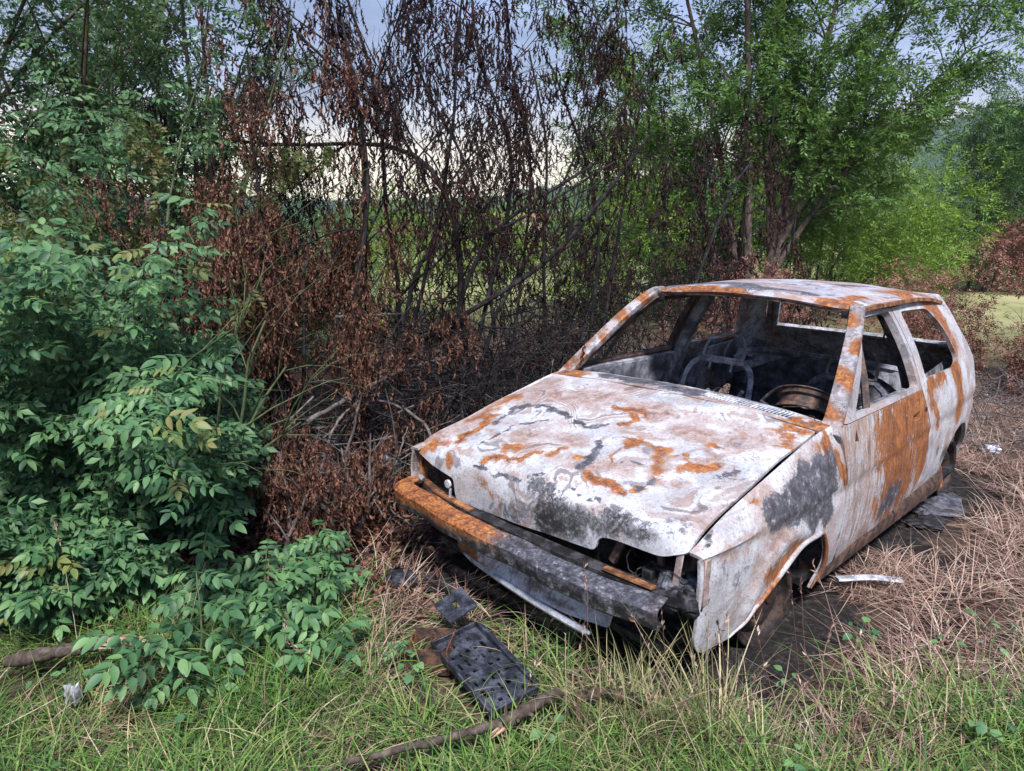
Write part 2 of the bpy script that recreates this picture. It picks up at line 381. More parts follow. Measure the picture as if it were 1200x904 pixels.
def bark(name, c0, c1, c2):
    t = NT(name); a = t.noise(30, 7, .65, .4, vec=t.map((1, 1, .35))); t.bump(a, .6, .01)
    return t.set(Base_Color=t.ramp(a, [(.35, c0), (.52, c1), (.68, c2)]), Roughness=.9, Specular_IOR_Level=.15)
M['bark'] = bark('brown_bark', (.035, .027, .022), (.085, .065, .055), (.17, .14, .12))
M['char'] = bark('charred_bark', (.008, .008, .009), (.024, .022, .023), (.065, .06, .062))
M['grey_twig'] = bark('grey_twig', (.05, .045, .045), (.12, .105, .10), (.23, .20, .19))
M['green_stem'] = bark('green_stem', (.04, .06, .03), (.09, .12, .06), (.16, .19, .10))
M['cut_wood'] = bark('splintered_wood', (.22, .13, .08), (.38, .25, .16), (.52, .38, .27))
# ------------------------------------------------------------------ burnt-out three-door hatchback
car = empty('burnt_car', (0, 0, 0), 'burnt-out three-door hatchback car, rusted and ash white, standing in the dry grass', 'car')
zc = curve([(0, .655), (.6, .652), (1.2, .645), (2.2, .68), (3., .705), (3.5, .71)])            # crease height
xc = curve([(0, .728), (.13, .752), (.4, .772), (.8, .785), (1.2, .783), (2.2, .770), (2.8, .755), (3.15, .735), (3.32, .705), (3.44, .63)])
hz = curve([(.0, .64), (.1, .657), (.3, .725), (.6, .80), (1., .885), (1.2, .905)])               # hood edge height
below = curve([(-.5, -.075), (-.4, -.04), (-.3, -.016), (-.15, -.004), (-.06, -.003), (-.035, -.006), (-.02, -.010), (0, 0)])
BELT = .893
def side_x(y, z):
    c = zc(y); a = xc(y); up = np.clip((z-c)/(BELT-c), 0, 1)
    x = a+below(np.minimum(z-c, 0))-.036*up**1.5
    g = np.clip(z-BELT, 0, None)
    return x-.50*g+.02*np.sin(np.clip(g/.4, 0, 1)*math.pi)
def SIDE(sg):
    return lambda Q: np.stack([sg*side_x(Q[:, 0], Q[:, 1]), Q[:, 0], Q[:, 1]], 1)
# ---- hood: (x, t) with t the arc length from the rear edge over the nose
HP = spline([(1.01, .912), (.8, .872), (.6, .828), (.4, .783), (.25, .744), (.17, .714), (.125, .68), (.108, .64), (.102, .58), (.108, .49)], 120)
HT = np.concatenate([[0], np.cumsum(np.linalg.norm(np.diff(HP, axis=0), axis=1))])
def tz(z): return float(np.interp(-z, -HP[:, 1], HT))
def ty(y): return float(np.interp(-y, -HP[:, 0], HT))
def HOOD(Q):
    y = np.interp(Q[:, 1], HT, HP[:, 0]); z = np.interp(Q[:, 1], HT, HP[:, 1]); q = (Q[:, 0]/.69)**2
    f = np.clip((Q[:, 1]-ty(.3))/(tz(.6)-ty(.3)), 0, 1)
    return np.stack([Q[:, 0], y+.02*q*f-.015*(1-q)*f*0, z-.028*q], 1)
hood_out = rpoly([(-.69, .0, .01), (.69, .0, .01), (.69, tz(.674), .02), (.60, tz(.628), .03), (.40, tz(.612), .025), (.345, tz(.60), .03), (.335, tz(.545), .02), (-.0, tz(.515), .1), (-.43, tz(.495), .02), (-.445, tz(.60), .02), (-.60, tz(.630), .03), (-.722, tz(.668), .02), (-.705, .4, .0)], .02)
HOOD_WEAR = [
    (3, .07, .85, [(-.45, .25), (-.2, .2), (.1, .2)]), (3, .06, .8, [(-.3, .62), (-.05, .6)]), (3, .07, .8, [(.3, .3), (.55, .25)]), (3, .05, .75, [(.0, .75), (.25, .68)]), (3, .05, .8, [(-.62, .75), (-.66, .45)]), (0, .03, .55, [(-.64, .6), (-.66, .3)]), (0, .035, .6, [(.60, .08), (.66, .2)]),
    (3, 0.06, 0.9, [(-0.714, 0.911), (-0.72, 0.604), (-0.72, 0.27)]),
    (0, 0.022, 0.8, [(-0.534, 0.809), (-0.558, 0.702), (-0.588, 0.576)]),
    (0, 0.03, 0.75, [(-0.666, 0.902), (-0.606, 0.865)]),
    (0, 0.016, 0.7, [(-0.522, 0.92), (-0.504, 0.953)]),
    (0, 0.02, 0.7, [(-0.72, 0.214), (-0.72, 0.158)]),
    (3, 0.04, 0.8, [(-0.684, 0.488), (-0.702, 0.344)]),
    (2, 0.022, 0.75, [(-0.522, 0.507), (-0.51, 0.442), (-0.486, 0.39)]),
    (2, 0.012, 0.7, [(-0.516, 0.623), (-0.516, 0.525)]),
    (2, 0.016, 0.85, [(-0.42, 0.395), (-0.288, 0.414), (-0.15, 0.446), (-0.036, 0.442)]),
    (3, 0.03, 0.6, [(-0.552, 0.321), (-0.402, 0.363), (-0.288, 0.386)]),
    (2, 0.008, 0.8, [(-0.396, 0.809), (-0.39, 0.73), (-0.384, 0.655), (-0.414, 0.6)]),
    (0, 0.018, 0.75, [(-0.294, 0.883), (-0.27, 0.851), (-0.21, 0.827), (-0.144, 0.804)]),
    (0, 0.02, 0.62, [(-0.276, 0.776), (-0.216, 0.73)]),
    (0, 0.012, 0.75, [(-0.138, 0.781), (-0.09, 0.762)]),
    (0, 0.012, 0.75, [(-0.024, 0.776), (-0.054, 0.72), (-0.048, 0.697)]),
    (2, 0.009, 0.8, [(-0.39, 0.553), (-0.342, 0.53), (-0.312, 0.511)]),
    (3, 0.03, 0.6, [(-0.402, 0.576), (-0.288, 0.511)]),
    (2, 0.014, 0.8, [(0.048, 0.562), (0.054, 0.627), (0.102, 0.688), (0.114, 0.758)]),
    (0, 0.012, 0.7, [(0.06, 0.725), (0.078, 0.679)]),
    (0, 0.014, 0.8, [(0.168, 0.758), (0.24, 0.776), (0.3, 0.809), (0.33, 0.795)]),
    (2, 0.007, 0.8, [(-0.318, 0.93), (-0.18, 0.911), (-0.054, 0.906), (0.03, 0.888), (0.12, 0.902)]),
    (2, 0.006, 0.8, [(0.162, 0.865), (0.228, 0.878), (0.294, 0.869)]),
    (0, 0.014, 0.75, [(-0.048, 0.256), (0.018, 0.302), (0.03, 0.386)]),
    (3, 0.012, 0.8, [(-0.3, 0.228), (-0.234, 0.209)]),
    (0, 0.018, 0.5, [(-0.276, 0.967), (-0.234, 1.004), (-0.156, 0.999)]),
    (3, 0.05, 0.5, [(-0.45, 0.088), (-0.252, 0.042)]),
    (0, 0.018, 0.8, [(-0.096, 0.256), (-0.03, 0.246), (0.054, 0.251)]),
    (0, 0.014, 0.75, [(-0.006, 0.279), (0.03, 0.339), (0.024, 0.4)]),
    (3, 0.012, 0.9, [(0.132, 0.279), (0.156, 0.191), (0.222, 0.116)]),
    (3, 0.02, 0.7, [(0.126, 0.39), (0.12, 0.33)]),
    (0, 0.01, 0.7, [(0.204, 0.46), (0.162, 0.53), (0.15, 0.6), (0.186, 0.669)]),
    (0, 0.018, 0.65, [(0.156, 0.483), (0.21, 0.456), (0.294, 0.474), (0.36, 0.567), (0.402, 0.646)]),
    (3, 0.025, 0.9, [(0.3, 0.497), (0.366, 0.581), (0.39, 0.665)]),
    (2, 0.009, 0.7, [(0.402, 0.646), (0.39, 0.702), (0.354, 0.762)]),
    (0, 0.012, 0.7, [(0.294, 0.809), (0.342, 0.776), (0.378, 0.73)]),
    (0, 0.014, 0.8, [(0.21, 0.767), (0.27, 0.79), (0.3, 0.809)]),
    (2, 0.008, 0.6, [(0.204, 0.669), (0.24, 0.623), (0.312, 0.614)]),
    (3, 0.03, 0.6, [(0.234, 0.53), (0.312, 0.553)]),
    (0, 0.028, 0.8, [(0.45, 0.525), (0.492, 0.525), (0.522, 0.497)]),
    (3, 0.028, 1, [(0.474, 0.493), (0.51, 0.451), (0.54, 0.46)]),
    (3, 0.018, 1, [(0.45, 0.39), (0.51, 0.414), (0.528, 0.335)]),
    (0, 0.012, 0.7, [(0.45, 0.353), (0.468, 0.339)]),
    (0, 0.01, 0.7, [(0.372, 0.479), (0.402, 0.474)]),
    (3, 0.02, 0.8, [(0.474, 0.623), (0.51, 0.627)]),
    (3, 0.012, 0.8, [(0.648, 0.358), (0.66, 0.307)]),
    (2, 0.022, 0.55, [(0.606, 0.539), (0.63, 0.474)]),
    (2, 0.018, 0.4, [(0.48, 0.293), (0.522, 0.246)]),
    (3, 0.05, 0.6, [(0.312, 0.149), (0.444, 0.139), (0.564, 0.153)]),
    (3, 0.05, 0.5, [(0.546, 0.191), (0.636, 0.139)]),
    (0, 0.022, 0.8, [(0.564, 0.028), (0.618, 0.037), (0.66, 0.033)]),
    (3, 0.016, 0.7, [(0.486, 0.795)]),
    (1, 0.03, 0.8, [(0.342, 0.953), (0.426, 0.93), (0.516, 0.925)]),
    (1, 0.018, 0.6, [(0.57, 0.846), (0.618, 0.809)]),
    (2, 0.03, 0.5, [(0.36, 0.902), (0.462, 0.892), (0.54, 0.892)]),
    (2, 0.025, 0.5, [(0.606, 0.883), (0.648, 0.832)]),
    (1, 0.02, 0.5, [(0.636, 0.748), (0.648, 0.707)]),
    (1, 0.045, 0.85, [(0.078, 1.013), (0.186, 0.971), (0.306, 0.958), (0.402, 0.939)]),
    (1, 0.03, 0.6, [(0.012, 0.934), (0.09, 0.944), (0.156, 0.939)]),
    (1, 0.05, 1.0, [(0.102, 1.05), (0.258, 1.004)]),
    (2, 0.05, 0.45, [(-0.144, 1.041), (-0.018, 1.037)]),
    (2, 0.04, 0.5, [(0.018, 0.948), (0.138, 0.93)])]
FENDER_WEAR = [
    (2, 0.055, 1.1, [(0.54, 0.05), (0.69, 0.06), (0.91, 0.055), (1.01, 0.05)]),
    (2, 0.05, 1.1, [(0.65, 0.03), (0.83, 0.03), (1.0, 0.03)]),
    (2, 0.04, 1.0, [(0.847, -0.048), (1.004, -0.05)]),
    (2, 0.05, 1.0, [(0.86, 0.0), (1.0, 0.0)]),
    (2, 0.03, 0.8, [(0.963, -0.109), (1.027, -0.079)]),
    (0, 0.025, 1, [(0.99, 0.14), (1.03, 0.145)]),
    (0, 0.022, 1, [(1.06, 0.09), (1.08, 0.055), (1.12, 0.02)]),
    (0, 0.012, 0.9, [(0.45, 0.125)]),
    (3, 0.03, 0.7, [(0.69, 0.12), (0.84, 0.15), (0.97, 0.16)]),
    (1, 0.016, 0.9, [(0.21, 0.18), (0.19, 0.12)]),
    (3, 0.016, 0.9, [(0.25, 0.0), (0.36, 0.0), (0.47, 0.0)]),
    (3, 0.016, 0.8, [(0.214, -0.037), (0.368, -0.043)]),
    (0, 0.028, 0.9, [(0.612, -0.19), (0.657, -0.152), (0.725, -0.135)]),
    (3, 0.035, 0.9, [(0.528, -0.076), (0.593, -0.052), (0.667, -0.087)]),
    (0, 0.02, 0.7, [(0.51, -0.208), (0.605, -0.165)]),
    (1, 0.02, 0.55, [(0.294, -0.107), (0.363, -0.109)]),
    (2, 0.02, 0.5, [(0.225, -0.085), (0.329, -0.16)]),
    (3, 0.02, 0.5, [(1.11, 0.0), (1.063, -0.073)]),
    (1, 0.014, 0.7, [(1.2, -0.07), (1.202, -0.179), (1.155, -0.251)])]
DOOR_WEAR = [
    (0, 0.16, 1.0, [(1.746, 0.701), (1.871, 0.504)]),
    (0, 0.1, 0.95, [(1.615, 0.804), (2.107, 0.82)]),
    (0, 0.1, 0.9, [(2.07, 0.721), (2.234, 0.508)]),
    (3, 0.12, 0.6, [(1.243, 0.801), (1.389, 0.466)]),
    (0, 0.06, 0.7, [(2.312, 0.183), (1.609, 0.445)]),
    (2, 0.05, 0.75, [(1.671, 0.384), (1.842, 0.446)]),
    (1, 0.05, 0.8, [(1.692, 0.238), (1.954, 0.273), (2.271, 0.277)]),
    (3, 0.05, 0.7, [(1.176, 0.832), (1.243, 0.658)])]
QUARTER_WEAR = [
    (0, 0.05, 1.0, [(2.769, 0.933), (2.822, 0.847), (2.825, 0.676)]),
    (0, 0.03, 0.8, [(2.275, 0.892), (2.52, 0.911)]),
    (0, 0.03, 0.8, [(2.291, 0.812), (2.408, 0.656)]),
    (3, 0.05, 0.7, [(2.683, 0.653), (2.93, 0.659)]),
    (0, 0.05, 0.7, [(2.701, 1.269), (2.853, 1.214), (2.873, 1.028)]),
    (3, 0.06, 0.7, [(2.838, 1.169), (3.075, 0.886)]),
    (1, 0.03, 0.8, [(2.633, 0.441), (2.959, 0.525)]),
    (3, 0.03, 0.6, [(2.595, 0.833), (2.647, 0.756)]),
    (2, 0.025, 0.7, [(2.484, 0.499)])]
ROOF_WEAR = [
    (2, .07, .8, [(-.46, 1.78), (-.24, 1.83), (.03, 1.74)]), (2, .035, .65, [(.03, 1.72), (.31, 1.74)]), (0, .035, .85, [(-.57, 1.69), (-.25, 1.645), (.0, 1.62)]),
    (3, .06, .85, [(-.35, 2.05), (-.1, 1.9), (.14, 1.88)]), (3, .05, .7, [(.08, 1.69), (.26, 1.72)]), (2, .06, .6, [(.2, 2.3), (.31, 2.43)]), (0, .03, .85, [(.46, 1.75), (.47, 1.93)]),
    (0, .045, .9, [(.49, 2.3), (.48, 2.6), (.47, 2.9)]), (0, .035, .85, [(.53, 1.72), (.42, 1.66)]), (3, .05, .8, [(.43, 2.2), (.38, 2.8)]), (0, .03, .75, [(-.38, 2.0), (-.3, 2.5)]), (0, .03, .7, [(.38, 2.85), (.5, 2.9)])]

def strokes(lst):
    """patches of wear drawn as short strokes in the panel's own coordinates: 0 rust, 1 soot, 2 bare grey steel, 3 brown scale"""
    def fn(Q, X):
        A = np.zeros((len(Q), 4)); q = Q   # wander the outlines so that no patch has a clean edge
        for k, am in ((23., .010), (51., .006), (11., .014)):
            q = q+am*np.stack([np.sin(q[:, 0]*k+q[:, 1]*k*1.7+k)+np.sin(q[:, 1]*k*.8-q[:, 0]*k*.5), np.sin(q[:, 1]*k*1.2-q[:, 0]*k*1.5+2*k)+np.sin(q[:, 0]*k*.9+1)], 1)*.7
        Q = q; wn = .45+1.1*np.abs(np.sin(Q[:, 0]*19+Q[:, 1]*31+1)*np.sin(Q[:, 0]*43-Q[:, 1]*27))**.6
        for ch, r, am, pts in lst:
            P = np.array(pts, float); d = np.full(len(Q), 9.)
            if len(P) == 1: d = np.linalg.norm(Q-P[0], axis=1)
            for a, b in zip(P[:-1], P[1:]):
                ab = b-a; t = np.clip(((Q-a)@ab)/(ab@ab+1e-9), 0, 1); d = np.minimum(d, np.linalg.norm(Q-a-t[:, None]*ab, axis=1))
            A[:, ch] = np.maximum(A[:, ch], am*np.clip(1.3-d/(r*(1.65*(wn if r < .045 else 1) if ch in (0, 3) else 1.5*(wn if r < .03 else 1))), 0, 1))
        return A
    return fn
def wear_noise_(v):
    v = np.asarray(v); return np.column_stack([np.clip(.5*np.sin(v[:, 1]*14+.5)+.2, 0, 1), 0*v[:, 0], 0*v[:, 0], np.clip(.4*np.sin(v[:, 1]*23), 0, 1)])
hood = panel('hood', hood_out, HOOD, (0, -.3, 1), M['paint'], car, s=.016, th=.012, paint=strokes(HOOD_WEAR), warp=.0036)
# ---- front wings: (y, v); v < 0 below the crease in metres, 0..0.2 from the crease to the hood seam
xs = curve([(0, .70), (.1, .70), (1.2, .712)])
def FENDER(sg):
    def fn(Q):
        y, v = Q[:, 0], Q[:, 1]; f = np.clip(v/.2, 0, 1); a = f*math.pi/2
        cx = .5*(1-np.cos(a))+.5*f; cz = .5*np.sin(a)+.5*f; c = zc(y)
        x = xc(y)+below(np.minimum(v, 0))+(xs(y)-xc(y))*cx
        z = c+np.minimum(v, 0)+np.maximum(hz(y)-c, .004)*cz
        ar = np.hypot((y-.70)/1., (z-.27)); fl = np.exp(-((ar-.30)/.035)**2)*np.clip((z-.27)/.1, 0, 1)*.016    # rolled wheel-arch lip
        return np.stack([sg*(x+fl), y, z], 1)
    return fn
arch_near = [(.345, -.372), (.44, -.315), (.54, -.262), (.64, -.208), (.74, -.158), (.83, -.128), (.91, -.132), (.97, -.172), (1.01, -.25), (1.022, -.34), (1.01, -.42)]
arch_far = [(.70-.30*math.cos(t), -.385+.30*math.sin(t)) for t in np.linspace(0, math.pi, 12)]
for sg, arch in ((1, arch_near), (-1, arch_far)):
    ol = rpoly([(.115, .198, .0), (.115, .0, .0), (.112, -.10, 0), (.125, -.30, .02), (.17, -.362, .03)]+[(*p, 0) for p in arch]+[(1.155, -.40, .02), (1.172, -.16, .0), (1.165, 0, 0), (1.098, .196, 0), (1.0, .198, 0)], .01)
    panel('fender', ol, FENDER(sg), (sg, 0, .3), M['side_paint'], car, s=.018, th=.012, paint=strokes(FENDER_WEAR if sg > 0 else FENDER_WEAR[5:8]), warp=.0016)
# rolled lip round the near front arch
P = FENDER(1)(np.array([p for p in spline([(a, b+.004) for a, b in arch_near], 40)])); P[:, 0] += .004
v, f = tube(P, np.interp(np.arange(40), [0, 6, 33, 39], [.004, .010, .010, .004]), 8); mesh_obj('wheel_arch_lip', v, f, M['side_paint'], car, True, 60, wear_noise_(v))
# ---- doors
door_ol = [(1.180, .30, .03), (1.176, .50, 0), (1.169, .66, 0), (1.105, .888, .01), (2.135, .892, .01), (2.245, .68, 0), (2.275, .47, 0), (2.20, .285, .05)]
for sg in (1, -1):
    d = panel('door', rpoly(door_ol, .02), SIDE(sg), (sg, 0, 0), M['door_paint'], car, s=.024, th=.028, paint=strokes(DOOR_WEAR), warp=.0014,
              holes=[rpoly([(1.235, .80), (1.285, .80), (1.26, .852)], .004)] + ([rpoly([(1.97, .755), (2.06, .765), (2.06, .80), (1.97, .79)], .008)] if sg > 0 else []))
    if sg > 0: d['label'] = 'door streaked with orange rust'
    fr_o = rpoly([(1.165, .893, .01), (1.655, 1.292, .03), (2.116, 1.296, .02), (2.13, .893, .01)], .01)
    fr_i = rpoly([(1.265, .915, .02), (1.685, 1.262, .04), (2.076, 1.268, .03), (2.088, .915, .02)], .01)
    panel('window_frame', fr_o, SIDE(sg), (sg, 0, 0), M['dark_rust'] if sg < 0 else M['pillar'], d, holes=[fr_i], s=.025, th=.035)
    q = MB(); P = SIDE(sg)(np.array([[1.44, .90], [1.50, 1.03], [1.565, 1.16]])); P[:, 0] -= sg*.02; q.tube(P, .014, prof=[(-1, -.6), (1, -.6), (1, .6), (-1, .6)]); q.build('quarterlight_post', M['dark_rust'], d)
    if sg > 0:
        q = MB(); yy, zz = 2.165, .79; p = SIDE(1)(np.array([[yy, zz]]))[0]; v, f = tube([p-[.012, 0, 0], p+[.006, 0, 0]], .013, 10); q.add(v, f); q.build('door_lock', M['soot'], d)
    # inner door skin
    inn = panel('inner_panel', rpoly([(1.21, .32), (1.20, .66), (1.16, .875), (2.12, .88), (2.20, .68), (2.22, .47), (2.16, .32)], .03), lambda Q, sg=sg: SIDE(sg)(Q)-np.array([sg*.085, 0, 0]), (-sg, 0, 0), M['inner'], d,
                holes=[rpoly([(1.36, .46), (1.35, .62), (1.62, .66), (1.62, .46)], .03), rpoly([(1.72, .44), (1.72, .68), (2.05, .70), (2.06, .46)], .04)], s=.04, th=.006)
    q = MB(); P = SIDE(sg)(np.stack([np.linspace(1.22, 2.12, 12), np.full(12, .880)], 1)); P[:, 0] -= sg*.052; q.tube(P, .03, prof=[(-1, -.35), (1, -.35), (1, .35), (-1, .35)]); q.build('window_sill', M['inner'], d)
# ---- rear quarters with B- and C-pillars
ra = [(2.97-.295*math.cos(t), .30+.27*math.sin(t)) for t in np.linspace(0, math.pi, 13)][::-1]
q_ol = rpoly([(2.142, .893, 0), (2.128, 1.297, .02), (2.5, 1.294, 0), (2.955, 1.265, .05), (3.06, 1.18, .05), (3.27, .95, .08), (3.385, .80, .06), (3.43, .68, .03), (3.42, .46, .02), (3.36, .33, .04), (3.27, .30, .01)]+[(*p, 0) for p in ra]+[(2.66, .30, .01), (2.215, .29, .04), (2.284, .47, 0), (2.254, .68, 0)], .01)
q_in = rpoly([(2.235, .932, .03), (2.220, 1.255, .03), (2.66, 1.245, .06), (2.79, 1.135, .05), (2.885, .955, .05), (2.80, .925, .05)], .03)
for sg in (1, -1):
    qp = panel('quarter_panel', q_ol, SIDE(sg), (sg, 0, 0), M['side_paint'], car, holes=[q_in], s=.026, th=.022, paint=strokes(QUARTER_WEAR), warp=.0012)
    panel('inner_panel', rpoly([(2.27, .33), (2.30, .50), (2.27, .88), (2.95, .92), (3.2, .85), (3.3, .70), (3.3, .62), (2.66, .60), (2.62, .33)], .04), lambda Q, sg=sg: SIDE(sg)(Q)-np.array([sg*.10, 0, 0]), (-sg, 0, 0), M['inner'], qp, s=.05, th=.006, holes=[rpoly([(2.36, .44), (2.38, .74), (2.62, .76), (2.60, .45)], .04)])
    # B-pillar inner upright
    P = SIDE(sg)(np.stack([np.full(8, 2.17), np.linspace(.30, 1.25, 8)], 1)); P[:, 0] -= sg*.06; q = MB(); q.tube(P, .045, prof=[(-.6, -.7), (.6, -.7), (.6, .7), (-.6, .7)]); q.build('pillar', M['soot'] if sg > 0 else M['inner'], qp)
    # sill
    P = np.array([[sg*.715, y, .285] for y in np.linspace(1.06, 2.68, 8)]); q = MB(); q.tube(P, .05, prof=[(-1, -.8), (.6, -1), (.9, -.3), (.7, .9), (-1, .9)]); q.build('sill', M['dark_rust'], car)
# ---- roof
def roof_z(x, y): return 1.366-.042*(x/.55)**2-.012*np.clip((1.85-y)/.2, 0, 1)**2-.055*np.clip((y-2.35)/.65, 0, 1)**2
def ROOF(Q):
    x, y = Q[:, 0], Q[:, 1]; e = np.clip((np.abs(x)-.50)/.055, 0, 1)
    fr = np.clip((1.66-(y-.045*(x/.55)**2))/.035, 0, 1)
    return np.stack([x, y, roof_z(x, y)-.018*e**2-.022*fr**2], 1)
r_ol = [(-.553, 1.665+.012), (-.40, 1.64), (0, 1.618), (.40, 1.64), (.553, 1.677), (.556, 2.2), (.535, 2.95), (.48, 2.99), (0, 3.02), (-.48, 2.99), (-.535, 2.95), (-.556, 2.2)]
panel('roof', rpoly(r_ol, .03), ROOF, (0, 0, 1), M['roof_paint'], car, s=.022, th=.010, paint=strokes(ROOF_WEAR), warp=.0016)
for sg in (1, -1):                                   # drip rails
    y = np.linspace(1.66, 2.97, 20); P = np.stack([sg*(.560-.022*np.clip((y-2.2)/.75, 0, 1)), y, roof_z(.55+0*y, y)-.022], 1)
    q = MB(); q.tube(P, .011, prof=[(-1, -1), (1, -1), (1.2, .6), (-1, 1)]); q.build('drip_rail', M['rust'], car)
    q = MB(); P2 = P.copy(); P2[:, 0] -= sg*.045; P2[:, 2] -= .018; q.tube(P2, .03, prof=[(-1, -.6), (1, -.6), (1, .6), (-1, .6)]); q.build('roof_side_rail', M['soot'], car)
# A-pillars: swept flat box section, wide face on the windscreen plane
def wear_noise(v, base=(.42, .12, .10, .45)):
    v = np.asarray(v); n = np.sin(v[:, 1]*31+v[:, 2]*17)*.5+np.sin(v[:, 0]*40+v[:, 2]*53+1)*.5
    return np.column_stack([np.clip(b+.45*np.sin(k*2.1+n*2.2), 0, 1) for k, b in enumerate(base)])
for sg in (1, -1):
    P = spline([(sg*.706, 1.100, .845), (sg*.700, 1.155, .905), (sg*.658, 1.325, 1.045), (sg*.608, 1.505, 1.188), (sg*.556, 1.655, 1.288), (sg*.528, 1.72, 1.306)], 26)
    v, f = sweep(P, [(-1, -.45), (-.8, -.62), (.75, -.62), (.98, -.45), (1.05, .2), (.9, .5), (-.9, .5), (-1, .35)], (sg, 0, 0), np.interp(np.linspace(0, 1, 26), [0, .1, .2, 1], [.050, .044, .037, .030]))
    mesh_obj('windscreen_pillar', v, f, M['pillar'], car, True, 35, wear_noise(v))
# windscreen header and lower frame
P = np.array([[x, 1.655+.045*(x/.55)**2, float(roof_z(x, 1.66))-.032] for x in np.linspace(-.55, .55, 16)])
q = MB(); q.tube(P, .026, prof=[(-1, -.5), (1, -.5), (1, .5), (-1, .5)]); q.build('windscreen_header', M['dark_rust'], car)
# ---- cowl with air-intake grille
def COWL(Q): return np.stack([Q[:, 0], Q[:, 1], .914-.03*(Q[:, 0]/.7)**2+.012*np.sin(np.clip((Q[:, 1]-1.018)/.15, 0, 1)*math.pi)*.5+.02*(Q[:, 1]-1.02)], 1)
gx0, gx1, gy0, gy1 = .14, .56, 1.055, 1.125
panel('cowl_panel', rpoly([(-.70, 1.018), (.70, 1.018), (.715, 1.13), (.5, 1.165), (0, 1.185), (-.5, 1.165), (-.715, 1.13)], .01), COWL, (0, 0, 1), M['paint'], car, s=.022, th=.010,
      holes=[rpoly([(gx0, gy0), (gx1, gy0), (gx1, gy1), (gx0, gy1)], .006), rpoly([(-.03, 1.085), (.0, 1.085), (.0, 1.105), (-.03, 1.105)], .006)],
      paint=strokes([(0, .05, .9, [(-.70, 1.08), (-.58, 1.09)]), (2, .045, .9, [(-.42, 1.09), (-.1, 1.10), (.1, 1.1)]), (0, .04, .9, [(.60, 1.06), (.7, 1.1)]), (1, .02, .7, [(-.2, 1.17), (.5, 1.16)]), (3, .03, .7, [(.1, 1.04), (.5, 1.04)])]), warp=.001)
q = MB()
for i in range(25):
    x = gx0+.008+(gx1-gx0-.016)*i/24; z = float(COWL(np.array([[x, 1.09]]))[0, 2])
    q.box((x, 1.09, z-.004), (.007, gy1-gy0+.004, .012), rot=Matrix.Rotation(R(35), 3, 'Y'))
q.build('vent_grille', M['ash_steel'], car, smooth=False)
q = MB(); q.box((.35, 1.09, .835), (.46, .12, .06)); q.build('air_box', M['soot'], car)
# ---- front end
fz = .30
q = MB()                                             # radiator support: lower cross-member and upper rail behind the bumper
P = spline([(-.72, .17, .475), (-.55, .115, .475), (-.2, .092, .475), (.2, .09, .475), (.55, .10, .478), (.745, .13, .49)], 30)
q.tube(P, .026, prof=[(-1, -.9), (1, -.7), (1.1, .5), (.2, .9), (-1, .9)])
rail = q.build('grille_rail', M['soot'], car)
for name, x0, x1, m in (('grille_rail', -.70, -.30, 'rust'),):
    P = spline([(x0, .155, .50), (-.55, .108, .502), (-.4, .092, .50), (x1, .085, .497)], 14); q = MB(); q.tube(P, .007, prof=[(-2.4, -.6), (2.2, -.9), (2.4, .3), (-2.4, .6)]); q.build(name, M[m], car)
P = spline([(.40, .082, .505), (.50, .084, .506), (.60, .088, .507)], 8); q = MB(); q.tube(P, .007, prof=[(-2, -.6), (2, -1), (2.2, .2), (-2, .6)]); q.build('grille_rail', M['rust'], car)
# headlight bucket on the far corner, posts on the near corner
panel('headlight_bucket', rpoly([(-.70, .47), (-.43, .47), (-.43, .64), (-.70, .66)], .02), lambda Q: np.stack([Q[:, 0], .23+.05*np.cos((Q[:, 0]+.57)*9)*np.cos((Q[:, 1]-.56)*12), Q[:, 1]], 1), (0, -1, 0), metal('maroon_scale', (.05, .025, .025), (.10, .045, .042), (.16, .07, .055)), car, s=.04)
q = MB(); q.tube([(-.452, .10, .545), (-.455, .10, .50)], .006, 6); v, f = tube([(-.46, .098, .565), (-.46, .088, .565)], .018, 12); q.add(v, f); q.build('lamp_adjuster', M['ash_steel'], car)
q = MB(); q.tube([(-.70, .13, .50), (-.685, .12, .53), (-.665, .12, .52)], .012, 6); q.build('lamp_bracket', M['bright'], car)
q = MB(); q.box((-.722, .17, .555), (.012, .05, .17), bev=.003); q.build('lamp_side_post', M['rust'], car)
q = MB(); q.box((.652, .135, .57), (.026, .006, .15), rot=Matrix.Rotation(R(6), 3, 'Y'), bev=.003); q.build('lamp_post', M['pillar'], car)
q = MB(); q.box((.75, .145, .565), (.010, .035, .16), bev=.003); q.build('lamp_side_post', M['pillar'], car)
q = MB(); q.box((.405, .15, .555), (.03, .02, .12), rot=Matrix.Rotation(R(24), 3, 'Y'), bev=.003); q.build('grille_post', M['dark_rust'], car)
q = MB(); q.box((.53, .22, .56), (.025, .02, .14), rot=Matrix.Rotation(R(-12), 3, 'Y'), bev=.003); q.build('grille_post', M['dark_rust'], car)
def lumps(n, c, s, seed):
    r = np.random.default_rng(seed); m = MB()
    for i in range(n):
        p = np.array(c)+r.uniform(-1, 1, 3)*np.array(s); a = r.uniform(-.6, .6, 3)
        m.box(p, r.uniform(.02, .075, 3), rot=Matrix.Rotation(a[0], 3, 'X')@Matrix.Rotation(a[2], 3, 'Z'), bev=.006)
    return m
lumps(40, (.62, .20, .485), (.11, .08, .022), 3).build('melted_lamp_debris', M['soot'], car)
lumps(14, (.66, .17, .50), (.07, .05, .012), 4).build('melted_glass', M['blue_steel'], car)
